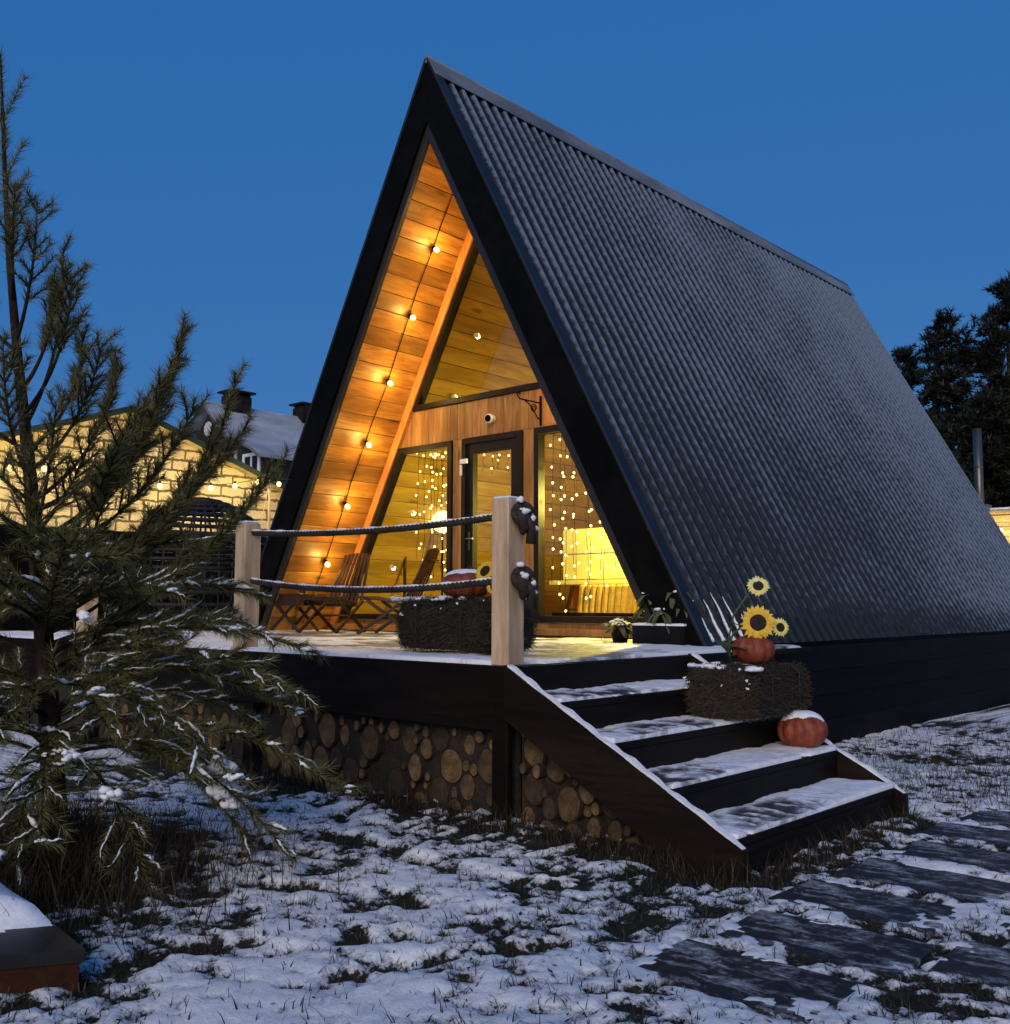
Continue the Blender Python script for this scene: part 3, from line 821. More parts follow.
# inside shell
ins = MB(); ins.box(XC-hin(.93)+.03, XC+hin(.93)-.03, FY+.06, FY+5.0, .86, .925); ins.build('inside_floor', M['interior'], house)
ins = MB()
nb = 44; w = 2*hin(.93)/nb
for i in range(nb):
    a = XC-hin(.93)+i*w+.002; b_ = a+w-.004
    ins.prism([(a, .93), (b_, .93), (b_, zin(b_)), (a, zin(a))], FY+4.9, FY+4.94)
ins.build('inside_wall', M['interior_v'], house)
# loft floor edge closes the back of the room
# dark skirt planks under the eaves
sk = MB()
for i in range(5):
    z0 = -.25+i*.226
    sk.box(-4.27+.004*(i % 2), -4.235, Y0+.35, Y0+LEN-.1, z0, z0+.2255, .004)
sk.build('skirt', M['skirt'], house)

# ------------------------------------------------------------------ DECK
deck = thing('deck', 'dark brown timber deck raised on log infill, dusted with snow', 'deck', (-7.5, 4.3, 0))
XL = -12.6
mb = MB(); y = YP+.05
while y < FY-.01:
    y2 = min(y+.138, FY-.003); mb.box(XL, XP-.005, y, y2, DZ-.035, DZ, .004); y += .143
mb.build('planks', M['darkwood'], deck)
mb = MB(); mb.box(XL, XP-.12, YP, YP+.045, .535, DZ+.001, .006); mb.build('rim_board', M['darkwood'], deck)
mb = MB(); mb.box(XP-.045, XP, YP+.02, Y0+.35, .70, DZ-.002, .006); mb.box(XP-.045, XP-.004, 6.12, Y0+.35, -.1, .69, .006); mb.build('rim_board', M['darkwood_y'], deck)
for i, px_ in enumerate((XP-.06, -6.45, -9.0, -11.5)):
    mb = MB(); mb.box(px_-.06, px_+.06, YP-.012, YP+.04, -.1, (DZ+.002 if i == 0 else .535), .008); mb.build('support_post', M['darkwood'], deck)
mb = MB(); mb.box(XL, XP-.02, YP+.105, YP+.13, -.1, .54); mb.prism([(XP-.01, -.1), (-2.66, -.1), (-2.66, .0), (XP-.01, .66)], YP+.128, YP+.15); mb.build('backing', M['logbark'], deck)
def deck_tread(X, Y):
    t = .34*sstep(.40, .62, fbm(X, Y, .5, 4, 77))*sstep(4.5, 5.0, Y) + .12*sstep(7.0, 7.9, Y)
    return t
snow_sheet(deck, XL+.02, XP-.012, YP+.01, FY-.12, DZ+.0015, .028, .035, .62, .5, 5, deck_tread, .05)

# log-end infill
def log_wall(name, label, region, x0, x1, z1fun, n_try, seed):
    rs = random.Random(seed); t = thing(name, label, 'log wall', ((x0+x1)/2, YP+.06, 0))
    placed = []
    for k in range(n_try):
        r = rs.choice([.12,.11,.10,.09] if x0 < -4 else [.085,.08]) if k < n_try*.0025 else (rs.uniform(.055,.09) if k < n_try*.35 else rs.uniform(.026,.055))
        x = rs.uniform(x0+r, x1-r); z = rs.uniform(.0, .56)
        if z+r*1.1 > z1fun(x-r) or z+r*1.1 > z1fun(x+r): continue
        if all((x-a)**2+((z-b)/1.12)**2 > (r+c)**2*.84 for a, b, c in placed):
            placed.append((x, z, r))
        if len(placed) >= 98: break
    for (x, z, r) in placed:
        yo = YP+.055+rs.uniform(-.0, .06); sx = rs.uniform(.88, 1.05); sz = rs.uniform(1.0, 1.25); ph = rs.uniform(0, 6)
        def ring(k, rr, y):
            return [(rr*sx*math.cos(a)*(1+.06*math.sin(3*a+ph)+.03*math.sin(7*a)), y, rr*sz*math.sin(a)*(1+.06*math.sin(2*a+ph))) for a in np.linspace(0, 2*math.pi, 22)[:-1]]
        n_ = 21
        me = bpy.data.meshes.new('log'); V = ring(0, r*.90, 0)+ring(0, r*.93, -.006)+ring(0, r*.95, 0.004)+ring(0, r, .004)+ring(0, r, .24)
        V = [(0,-.003,0)]+[(a*.5, -.003+b*0, c*.5) for a,b,c in V[:n_]]+V
        F = [(0, 1+(k+1) % n_, 1+k) for k in range(n_)]
        mats = [0]*n_
        for L in range(5):
            A = 1+L*n_; B = A+n_
            for k in range(n_):
                k2 = (k+1) % n_; F.append((A+k, A+k2, B+k2, B+k)); mats.append(0 if L < 1 else 1)
        me.from_pydata(V, [], F); me.materials.append(M['logend']); me.materials.append(M['logbark'])
        me.polygons.foreach_set('material_index', mats); me.update()
        o = bpy.data.objects.new('log', me); COL.objects.link(o); o.parent = t
        o.location = Vector((x, yo, z)) - t.location
    return t
log_wall('log_infill', 'wall of stacked round log ends under the deck rim beside the pine', 0, -6.38, XP-.125, lambda x: .535, 14000, 4)
log_wall('log_infill', 'wall of stacked log ends under the far deck rim behind the pine', 0, -8.92, -6.53, lambda x: .535, 6000, 9)
log_wall('log_infill', 'triangle of stacked log ends beneath the stair stringer', 0, XP+.005, -2.62, lambda x: .72-.527*(x+3.86), 9000, 5)

# ------------------------------------------------------------------ STAIRS
YS = 6.13
st_ = thing('stairs', 'wide dark brown wooden stairs with four snowy treads leading to the deck', 'stairs', (-3.1, 5.1, 0))
def ztop(x): return .915-.527*(x+3.877)
for (ya, yb) in ((YP-.045, YP+.002), (YS-.003, YS+.045)):
    mb = MB(); mb.prism([(XP+.005, .915), (-2.40, ztop(-2.40)), (-2.40, -.05), (-2.66, -.05), (XP+.005, .62)], ya, yb); s_o = mb.build('stringer', M['stringer'], st_)
    sm = MB()
    for i in range(40):
        a = XP+.03+(1.45)*i/40; b_ = a+1.45/40
        h0 = .012+.006*math.sin(i*1.7)+.005*math.sin(i*.6); h1 = .012+.006*math.sin((i+1)*1.7)+.005*math.sin((i+1)*.6)
        sm.prism([(a, ztop(a)+.0005), (b_, ztop(b_)+.0005), (b_, ztop(b_)+h1), (a, ztop(a)+h0)], ya+.004+.003*math.sin(i), yb-.005)
    sm.build('snow', M['snow'], s_o)
RIS, RUN = .1855, .352
for i in range(1, 5):
    xn = XP+.013+RUN*i; z = DZ+.01-RIS*i
    mb = MB(); mb.box(xn-RUN-.02, xn+.012, YP+.006, YS-.006, z-.04, z, .005); tr_o = mb.build('tread', M['darkwood_y'], st_)
    c0 = (.62, .55, .35, .5)[i-1]
    tf = (lambda X, Y, c0=c0, xn=xn, i=i: (.12+.36*sstep(.40, .58, fbm(X*1.0, Y*2.2, .14, 5, 200+i)))*sstep(.58, .22, np.abs(Y-YP-c0-.12*np.sin(X*9)))*sstep(.19, .10, np.abs(X-xn+.15)))
    snow_sheet(tr_o, xn-RUN-.004, xn+.008, YP+.01, YS-.012, z+.0005, .028, .015, .64, .22, 30+i, tf, .05)
for i in range(0, 5):
    xn = XP+.002+RUN*i; z1 = DZ-.0315-RIS*i if i else DZ-.002; z0 = max(z1-RIS-.0+(.03 if i == 0 else .0), -.05)
    mb = MB(); mb.box(xn, xn+.018, YP+.006, YS-.006, z0 if i else DZ+.01-RIS, z1 if i else DZ-.003, .002); mb.build('riser', M['darkwood_y'], st_)

# ------------------------------------------------------------------ RAILING: posts and ropes
POSTS = [(-3.958, 'squared pale timber post at the head of the stairs, two snowy rope knots on it'),
         (-6.62, 'squared pale timber post halfway along the snowy deck edge'),
         (-9.22, 'squared pale timber post behind the pine at the far end of the rope rail')]
for i, (x, lab) in enumerate(POSTS):
    t = thing('railing_post', lab, 'railing post', (x, YP+.065, DZ), 0, 'pale rail posts of the deck')
    mb = MB(); mb.box(x-.067, x+.067, YP-.004, YP+.139, DZ-.01 if i else DZ-.0, DZ+.955, .008); mb.build('shaft', M['post'], t)
    sm = MB(); n0 = 0
    sm.box(x-.062, x+.062, YP+.002, YP+.132, DZ+.954, DZ+.972, .008); sm.build('snow', M['snow'], t)
def rope(x0, x1, z, z2, sag, label, knot):
    t = thing('rope', label, 'rope', (x0, YP+.067, z), 0, 'snow-topped ropes of the deck rail')
    n = 90; y = YP+.067
    def P(u): return Vector((x0+(x1-x0)*u, y, z+(z2-z)*u-4*sag*u*(1-u)))
    mb = MB(); rr = .017
    for k in range(3):
        pts = []
        for i in range(n*2+1):
            u = i/(n*2); c = P(u); a = 2*math.pi*k/3 + u*abs(x1-x0)/.11*2*math.pi
            pts.append(c+Vector((0, math.cos(a), math.sin(a)))*rr*.62)
        mb.tube(pts, rr*.72, 6)
    mb.build('strands', M['rope'], t)
    sm = MB(); pts = []; rs = []
    for i in range(n+1):
        u = .012+.976*i/n; pts.append(P(u)+Vector((0, .0, .0155))); rs.append(.0125*(.8+.35*math.sin(i*.9)*math.sin(i*.37)))
    sm.tube(pts, rs, 7); sm.build('snow', M['snow'], t)
    if knot:
        kx = x1+.02 if knot > 0 else x0-.02; d = 1 if knot > 0 else -1; zz = z2 if knot > 0 else z
        kb = MB()
        for q in range(4):
            pts = [Vector((kx+d*(.035+.03*math.cos(a+q)), y+.042*math.cos(a)*(1-.12*q)+.0, zz+.052*math.sin(a)-.018*q)) for a in np.linspace(0, 6.1, 14)]
            kb.tube(pts, .021, 7)
        kb.tube([Vector((kx-d*.03, y, zz)), Vector((kx+d*.05, y+.0, zz-.0)), Vector((kx+d*.075, y+.03, zz-.08)), Vector((kx+d*.06, y+.045, zz-.17))], [.022,.027,.026,.034], 8)
        kb.build('knot', M['rope'], t)
        ks = MB()
        for q in range(7):
            snow_lump(ks, (kx+d*(.05+.025*math.sin(q*2.1)), y-.035+.02*q, zz+.055-.025*q+.02*math.cos(q*3)), .024, (1,1,.7), .5)
        ks.build('snow', M['snow'], t)
    return t
x1, x2, x3 = POSTS[0][0], POSTS[1][0], POSTS[2][0]
rope(x2+.02, x1+.06, DZ+.885, DZ+.87, .045, 'upper snow-topped rope of the rail in front of the two chairs', 1)
rope(x2+.02, x1+.06, DZ+.525, DZ+.50, .07, 'lower snow-topped rope of the rail in front of the two chairs', 1)
rope(x3-.02, x2-.02, DZ+.90, DZ+.885, .05, 'upper rope of the rail behind the pine branches', -1)
rope(x3-.02, x2-.02, DZ+.56, DZ+.53, .07, 'lower rope of the rail behind the pine branches', -1)

# ------------------------------------------------------------------ BULB STRINGS
def point(name, loc, power, col, parent, rad=.03):
    l = bpy.data.lights.new(name, 'POINT'); l.energy = power; l.color = col; l.shadow_soft_size = rad
    o = bpy.data.objects.new(name, l); COL.objects.link(o); o.location = Vector(loc)-root_off(parent); o.parent = parent
    return o
WARM = (1.0, .63, .16)
def bulb_string(label, s, name='light_string'):
    d0 = .30; t = thing(name, label, 'string lights', (XC+s*.3*SP, 7.61, ZI-.3*CP), 0, 'bulb strings under the porch roof')
    inn = Vector((-s*CP, 0, -SP)); along = Vector((s*SP, 0, -CP)); ap = Vector((XC, 7.61, ZI))
    w = MB(); pts = []
    for i in range(60):
        d = .25+i*5.6/59; pts.append(ap+along*d+inn*(.022+.012*abs(math.sin(d/.786*math.pi)))+Vector((0,.012*math.sin(d*3),0)))
    w.tube(pts, .005, 6); w.build('wire', M['black'], t)
    for k in range(7):
        d = (ZI-5.227)/CP + .787*k + .005*((k*37) % 5)
        if d > 5.7: break
        c = ap+along*(d-.03)+inn*.05
        b = MB(); ax = (inn+Vector((.35,-.25,-.3))).normalized()
        b.lathe(c+ax*.03, [(.002,.068),(.018,.064),(.027,.048),(.031,.03),(.027,.012),(.017,.0)], 14, ax); bo = b.build('bulb', M['bulbglass'], t)
        so = MB(); so.lathe(c-ax*.018, [(.012,-.02),(.019,-.012),(.021,.03),(.019,.052)], 12, ax); so.build('socket', M['black'], bo)
        point('bulb_glow', c+ax*.062+inn*.03, 22, WARM, t, .03)
    return t
bulb_string('string of warm bulbs down the lit left lining of the porch', -1)
bulb_string('string of warm bulbs hidden behind the near roof slope of the porch', 1)

# ------------------------------------------------------------------ SMALL THINGS ON THE FRONT WALL
t = thing('security_camera', 'small white security camera with black lens above the glass door', 'camera', (-7.6, FY, 3.30))
mb = MB(); mb.lathe((-7.6, FY-.001, 3.30), [(.04,0),(.042,.015),(.03,.03),(.05,.045),(.054,.08),(.046,.10)], 20, (.15,-1,-.1)); mb.build('body', M['white'], t)
mb = MB(); mb.lathe((-7.585, FY-.098, 3.29), [(.042,0),(.036,.008),(.02,.012),(.002,.013)], 18, (.15,-1,-.1)); mb.build('lens', M['black'], t)
t = thing('hanging_bracket', 'black wrought-iron hanging bracket on the boards under the gable window', 'bracket', (-6.9, FY, 3.3))
mb = MB(); mb.box(-6.915, -6.885, FY-.012, FY-.001, 3.14, 3.46, .003); mb.build('plate', M['black'], t)
mb = MB(); mb.tube([(-6.9, FY-.01, 3.38), (-6.9, FY-.34, 3.38), (-6.9, FY-.38, 3.42), (-6.9, FY-.36, 3.45), (-6.9, FY-.33, 3.43)], .008, 6)
mb.tube([(-6.9, FY-.01, 3.20)]+[(-6.9, FY-.06-.2*(i/8), 3.22+.15*math.sin(i/8*1.5)) for i in range(9)], .007, 6)
mb.tube([(-6.9, FY-.12+.05*math.cos(a)*(1-a/14), 3.31+.05*math.sin(a)*(1-a/14)) for a in np.linspace(0, 11, 30)], .006, 6)
mb.build('scroll', M['black'], t)

# ------------------------------------------------------------------ PORCH FURNITURE
def make_chair(label):
    t = thing('slat_chair', label, 'chair', (0,0,0), 0, 'folding slat chairs on the deck')
    # local frame: faces -y, floor at z=0
    seat = MB(); back = MB()
    for i in range(8):
        u = (i-3.5)/3.5
        xb, xt = u*.235, u*.165
        a = Vector((xb, .16, .30)); b = Vector((xt, .47-.03*u*u, .93-.02*u*u)); mid_ = (a+b)/2+Vector((0, .035*(u*u-.6), 0))
        back.beam(a, mid_, .036, .017, (0,-1,0), .004); back.beam(mid_, b, .036, .017, (0,-1,0), .004)
    back.beam((-.22,.215,.40), (.22,.215,.40), .03, .02, (0,0,1)); back.beam((-.165,.44,.80), (.165,.44,.80), .025, .016, (0,0,1))
    back.build('backrest', M['chair'], t, False)
    for i in range(7):
        u = (i-3)/3
        seat.beam((u*.23, -.30, .40), (u*.20, .22, .31), .036, .018, (0,0,1))
    seat.beam((-.25,-.27,.375), (.25,-.27,.375), .035, .022, (0,0,1)); seat.beam((-.23,.16,.30), (.23,.16,.30), .03, .02, (0,0,1))
    seat.build('seat', M['chair'], t, False)
    for s in (-1, 1):
        l = MB(); l.beam((s*.25,.20,.36), (s*.255,-.33,.0), .03, .034, (0,0,1)); l.build('leg', M['chair'], t, False)
        l = MB(); l.beam((s*.215,-.24,.36), (s*.22,.30,.0), .03, .034, (0,0,1)); l.build('leg', M['chair'], t, False)
    c = MB(); c.tube([(-.25,-.02,.19), (.25,-.02,.19)], .011, 8); c.build('crossbar', M['chair'], t, False)
    return t
ch = make_chair('brown folding slat chair against the lit lining, facing the rail')
ch.location = (-9.42, 7.36, DZ+.03); ch.rotation_euler = (0,0,R(16)); 
ch2 = copy_tree(ch); ch2.location = (-8.42, 7.40, DZ+.03); ch2.rotation_euler = (0,0,R(-62))
ch2['label'] = 'brown folding slat chair turned sideways before the left window, next to the straw bale'
t = thing('folding_table', 'low dark slatted folding table with crossed legs beside the slat chair', 'table', (-10.18, 7.35, DZ+.03), R(10))
mb = MB()
for i in range(6): mb.beam((-.30, -.20+.08*i, .43), (.30, -.20+.08*i, .43), .066, .02)
mb.build('tabletop', M['chair'], t, False)
mb = MB(); mb.box(-.29, .29, -.215, -.195, .30, .415, .003); mb.box(-.29, .29, .195, .215, .30, .415, .003); mb.build('apron', M['chair'], t, False)
for s in (-1, 1):
    for d in (-1, 1):
        l = MB(); l.beam((d*.24, s*.17, .40), (-d*.24, s*.17+.02*d, 0), .028, .034); l.build('leg', M['chair'], t, False)
M['cup'] = M['glass']
for i, (x, y, lab) in enumerate([(-10.25, 7.30, 'small clear glass on the low slatted table, further from the chair'), (-10.05, 7.36, 'small clear glass on the low slatted table, nearer the chair')]):
    t = thing('glass_tumbler', lab, 'glass', (x, y, DZ+.475), 0, 'glasses on the slatted table')
    mb = MB(); mb.lathe((x, y, DZ+.471), [(.030,0),(.034,.09),(.031,.09),(.027,.008),(.001,.006)], 16); mb.build('bowl', M['glass'], t)

# ------------------------------------------------------------------ STRAW BALES, PUMPKINS, SUNFLOWERS
def bale(label, x0, x1, y0, y1, z0, z1, seed, top_snow):
    rs = np.random.default_rng(seed); t = thing('straw_bale', label, 'straw bale', ((x0+x1)/2, (y0+y1)/2, z0), 0, 'straw bales')
    c = MB(); c.obox(((x0+x1)/2, (y0+y1)/2, (z0+z1)/2), (x1-x0-.05, y1-y0-.05, z1-z0-.04), Matrix.Identity(3), .11); c.build('core', M['strawcore'], t)
    n = 9500; dims = np.array([x1-x0, y1-y0, z1-z0]); ctr = np.array([(x0+x1)/2, (y0+y1)/2, (z0+z1)/2])
    u = rs.uniform(-.5, .5, (n, 3)); face = rs.integers(0, 5, n)
    nrm = np.zeros((n, 3))
    for k, (ax, sg) in enumerate([(0,-1),(0,1),(1,-1),(1,1),(2,1)]):
        q = face == k; u[q, ax] = sg*.5; nrm[q, ax] = sg
    # rounded corners
    r = np.abs(u)*2; pw = (np.sum(r**4.5, 1))**(1/4.5); P = ctr + u/np.maximum(pw, 1)[:,None]*dims
    P = P - nrm*rs.uniform(0, .03, n)[:,None]
    d = rs.normal(0, 1, (n, 3)); d[:,2] = d[:,2]*.7-.35; d = d - nrm*np.sum(d*nrm, 1)[:,None]*.75; d += nrm*rs.uniform(0, .5, n)[:,None]
    d /= np.linalg.norm(d, axis=1)[:,None]; L = rs.uniform(.04, .13, n)
    side = np.cross(d, nrm); side /= np.maximum(np.linalg.norm(side, axis=1), 1e-4)[:,None]; w = side*rs.uniform(.0010, .0024, n)[:,None]
    A = P-d*L[:,None]*.5; B = P+d*L[:,None]*.5
    low = z0+.004
    A[:,2] = np.maximum(A[:,2], low); B[:,2] = np.maximum(B[:,2], low)
    V = np.empty((n, 4, 3)); V[:,0] = A-w; V[:,1] = A+w; V[:,2] = B+w*.5; V[:,3] = B-w*.5
    np_mesh('straw', V.reshape(-1,3), np.arange(4*n).reshape(n, 4), M['straw'], t)
    for f in (.28, .72):
        tw = MB(); w_ = x1-x0 > y1-y0
        if w_:
            x = x0+(x1-x0)*f; tw.tube([(x, y0-.004, z0+.05), (x, y0-.004, z1-.05), (x, y0+.05, z1+.003), (x, y1-.05, z1+.003), (x, y1+.004, z1-.05), (x, y1+.004, z0+.05)], .004, 6)
        else:
            y = y0+(y1-y0)*f; tw.tube([(x0-.004, y, z0+.05), (x0-.004, y, z1-.05), (x0+.05, y, z1+.003), (x1-.05, y, z1+.003), (x1+.004, y, z1-.05), (x1+.004, y, z0+.05)], .004, 6)
        tw.build('twine', M['rope'], t)
    sm = MB(); rr = random.Random(seed)
    for _ in range(top_snow//9):
        f_ = rr.random()**1.6; e_ = rr.random()
        x = x0+(x1-x0)*f_; y = y0+.02+(y1-y0-.04)*(e_**2)
        snow_heap(sm, (x, y, z1-.008), rr.uniform(.018, .045), rr, rr.randint(4, 9), (1.2,1.2,.45))
    for _ in range(7):
        snow_heap(sm, (rr.uniform(x0, x1), y0-.004, z1-rr.uniform(.0, .13)), rr.uniform(.006, .014), rr, 3, (1,.6,.8))
    sm.build('snow', M['snow'], t)['kind'] = 'stuff'
    return t
bale('straw bale on the deck corner behind the rail post, pumpkin on top', -5.42, -4.44, 4.72, 5.22, DZ+.022, 1.30, 3, 130)
bale('straw bale on the stair tread, with sunflower pumpkin on top', -3.47, -2.97, 5.38, 6.17, .560, .885, 5, 90)

def pumpkin(label, c, r, h, snow, tilt=(0,0,1)):
    t = thing('pumpkin', label, 'pumpkin', (c[0], c[1], c[2]), 0, 'orange pumpkins')
    prof = []
    for i in range(15):
        th = math.pi*i/14
        rr = math.sin(th)**.8; zz = .5-.5*math.cos(th)
        dip = .10*math.exp(-((rr)/.35)**2)
        prof.append((max(r*rr, .002), h*(zz-(dip if i > 7 else -dip*.5))))
    mb = MB(); mb.lathe(c, prof, 60, (0,0,1), True, 11, .10); mb.build('skin', M['pumpkin'], t)
    sm = MB(); sm.tube([(c[0], c[1], c[2]+h*.88), (c[0]+.006, c[1], c[2]+h*1.02), (c[0]+.03, c[1]+.01, c[2]+h*1.12)], [.020,.013,.012], 8); sm.build('stalk', M['twig'], t)
    if snow:
        n0 = 20; V = []; F = []; rad = 12
        for i in range(rad+1):
            for k in range(48):
                a = 2*math.pi*k/48; f = i/rad; lim = .50+.10*math.sin(3*a+1)+.07*math.sin(5*a)+.04*math.sin(11*a+2)
                th = math.pi/2*f*lim
                rr = math.sin(th)**.8 if th > 0 else 0
                z = .5+.5*math.cos(th); up = .055*(1-f**4)
                V.append((c[0]+r*rr*math.cos(a)*1.005, c[1]+r*rr*math.sin(a)*1.005, c[2]+h*(z-.02)+up*h*2*.5))
        for i in range(rad):
            for k in range(48):
                k2 = (k+1) % 48; F.append((i*48+k, (i+1)*48+k, (i+1)*48+k2, i*48+k2))
        q = MB(); q.add(V, F, True); q.build('snow', M['snow'], t)
    return t
pumpkin('pumpkin with a snow cap on the deck bale behind the rope', (-4.93, 4.98, 1.29), .18, .20, True)
pumpkin('small red-orange pumpkin among sunflowers on the stair bale', (-3.20, 5.80, .88), .135, .19, False)
pumpkin('pumpkin with thick snow cap on the third stair tread', (-2.965, 5.965, .372), .155, .225, True)

def flower(t, c, r, axis, pal, seed):
    rs = random.Random(seed); ax = Vector(axis).normalized(); u = ax.orthogonal().normalized(); w = ax.cross(u); c = Vector(c)
    pm = MB()
    for layer in range(2):
        n = 19
        for k in range(n):
            a = 2*math.pi*(k+.5*layer)/n+rs.uniform(-.06, .06); d = u*math.cos(a)+w*math.sin(a); s = ax.cross(d)
            L = r*(rs.uniform(.9, 1.02)-.1*layer); wd = r*.135; cup = rs.uniform(-.02, .12)*r
            p0 = c+d*r*.36+ax*.002; p1 = c+d*(r*.36+(L-r*.36)*.55)+ax*(cup+.006+.004*layer); p2 = c+d*L+ax*cup*.3
            pm.add([p0-s*wd*.6, p0+s*wd*.6, p1+s*wd, p2, p1-s*wd, p1+ax*.004], [(0,1,2,5),(0,5,4),(5,2,3),(4,5,3)], True)
    p = pm.build('petals', M[pal], t)
    dm = MB(); dm.lathe(c-ax*.004, [(r*.45,0),(r*.46,.008),(r*.40,.017),(r*.25,.02),(r*.10,.013),(.001,.010)], 20, ax); dm.build('disc', M['disc'], t)
    bk = MB(); bk.lathe(c-ax*.012, [(r*.12,-.012),(r*.4,-.002),(r*.46,.006)], 14, ax); bk.build('calyx', M['stem'], t)
def leaf(mb, base, d, L, W, droop=.3):
    base = Vector(base); d = Vector(d).normalized(); s = d.cross(Vector((0,0,1))).normalized()
    V = []; F = []
    for i in range(7):
        f = i/6; c = base+d*L*f+Vector((0,0,-droop*L*f*f)); wd = W*math.sin(math.pi*min(1,f*.9+.08))**.8
        V += [c-s*wd+Vector((0,0,.15*wd)), c, c+s*wd+Vector((0,0,.15*wd))]
    for i in range(6):
        a = i*3; F += [(a,a+1,a+4,a+3),(a+1,a+2,a+5,a+4)]
    mb.add(V, F, True)
SB = (-3.28, 5.73, .885)
t = thing('sunflower_spray', 'yellow sunflower spray standing beside the small pumpkin on the stair bale', 'sunflowers', SB)
toward = Vector((.62, -.74, .12))
f1 = Vector((-3.20, 5.88, 1.375)); f2 = Vector((-3.14, 5.76, 1.145)); f3 = Vector((-3.06, 5.89, 1.115))
stm = MB()
for f_, r0 in ((f1, .006), (f2, .007), (f3, .005)):
    b0 = Vector(SB)+Vector((-.03,-.02,0)); m_ = (b0+f_)/2+Vector((-.06,-.03,.06)); stm.tube([b0, (b0+m_)/2+Vector((-.02,0,.02)), m_, (m_+f_)/2+Vector((0,.01,.03)), f_-toward*.02], r0, 7)
stm.build('stems', M['stem'], t)
lm = MB()
DL = Vector((.09, .11, -.045))
for (b_, d, L, W) in [((-3.40,5.60,.99),(-.3,-.6,.9),.20,.035),((-3.37,5.66,1.27),(.9,.2,.25),.13,.03),((-3.38,5.60,1.02),(.8,-.5,.35),.17,.04),((-3.42,5.64,.97),(-.7,-.2,1.1),.20,.03),((-3.36,5.58,.96),(.3,-.9,.5),.15,.035),((-3.33,5.68,1.10),(.7,.5,.2),.15,.04),((-3.34,5.64,1.16),(-.6,-.3,.4),.14,.035),((-3.30,5.70,1.06),(.9,-.1,.1),.14,.04),((-3.27,5.74,1.30),(.5,.6,.3),.10,.03),((-3.40,5.66,1.0),(-.8,.3,.7),.18,.035)]:
    leaf(lm, Vector(b_)+DL, d, L, W)
lm.build('leaves', M['leaf'], t)
flower(t, f1, .076, (.50,-.72,.42), 'petal_pale', 1)
flower(t, f2, .116, (.45,-.88,.10), 'petal', 2)
flower(t, f3, .064, (.80,-.55,.15), 'petal_pale', 3)
sm = MB(); snow_lump(sm, f1+Vector((-.02,-.005,.035)), .022, (1.2,.6,.5)); snow_lump(sm, f3+Vector((-.02,0,.04)), .018, (1.2,.6,.6)); sm.build('snow', M['snow'], t)
# the loose sunflower beside the deck pumpkin
t = thing('sunflower', 'single yellow sunflower leaning beside the snow-capped pumpkin near the rail post', 'sunflower', (-4.72, 4.92, 1.31))
mb = MB(); mb.tube([(-4.60,5.05,1.325), (-4.66,5.0,1.40), (-4.69,4.97,1.45), (-4.70,4.95,1.47)], .006, 6); mb.build('stems', M['stem'], t)
flower(t, (-4.70, 4.93, 1.475), .09, (.05,-.85,.42), 'petal', 7)
flower(t, (-4.62, 4.93, 1.37), .06, (.3,-.85,.2), 'petal', 8)

# ------------------------------------------------------------------ PLANTERS
def planter(label, x0, x1, y0, y1, z0, z1, heads, seed, plabel):
    t = thing('planter', label, 'planter', ((x0+x1)/2, (y0+y1)/2, z0))
    mb = MB(); w = .018
    mb.box(x0, x1, y0, y0+w, z0, z1, .003); mb.box(x0, x1, y1-w, y1, z0, z1, .003)
    mb.box(x0, x0+w, y0+w, y1-w, z0, z1, .003); mb.box(x1-w, x1, y0+w, y1-w, z0, z1, .003); mb.box(x0+w, x1-w, y0+w, y1-w, z0+.01, z1-.035)
    mb.build('box', M['pot'], t)
    snow_sheet(t, x0+.0, x1, y0, y1, z1-.001, .02, .015, .62, .12, seed, None, .015, 'snow')
    pl = thing('frosted_plant', plabel, 'plant', ((x0+x1)/2, (y0+y1)/2, z1-.03))
    rs = random.Random(seed); st2 = MB(); lf = MB(); sn_ = MB()
    for (hx, hy, hh) in heads:
        b0 = Vector(((x0+x1)/2+hx*.4, (y0+y1)/2+hy*.4, z1-.035)); tip = Vector(((x0+x1)/2+hx, (y0+y1)/2+hy, z1+hh))
        st2.tube([b0, (b0+tip)/2+Vector((0,0,.06)), tip+Vector((0,0,.03)), tip], .006, 6)
        for k in range(11):
            a = rs.uniform(0, 6.28); leaf(lf, tip+Vector((0,0,rs.uniform(-.03,.02))), (math.cos(a), math.sin(a), rs.uniform(-.2,.6)), rs.uniform(.10,.18), .024, .9)
        for k in range(9):
            snow_lump(sn_, tip+Vector((rs.uniform(-.07,.07), rs.uniform(-.06,.06), .012+rs.uniform(-.05,.025))), rs.uniform(.009,.022), (1.3,1.1,.6), .5)
    st2.build('stems', M['twig'], pl); lf.build('leaves', M['leaf'], pl); sn_.build('snow', M['snow'], pl)
planter('anthracite box planter on the deck beside the near roof foot', -4.98, -4.48, 7.00, 7.28, DZ+.025, 1.085,
        [(-.14,-.02,.24),(-.02,.04,.30),(.10,-.02,.27),(-.22,.0,.15),(.0,-.06,.12),(.16,.02,.2)], 3, 'tall snow-dusted plant drooping over the anthracite box planter')
t = thing('potted_plant', 'small snow-dusted plant in a round pot on the deck below the right window', 'plant', (-5.22, 7.16, DZ+.025))
mb = MB(); mb.lathe((-5.22, 7.16, DZ+.025), [(.06,0),(.085,.10),(.085,.105),(.072,.105),(.068,.09),(.001,.088)], 20); mb.build('pot', M['pot'], t)
lf = MB(); sn_ = MB(); rs = random.Random(4)
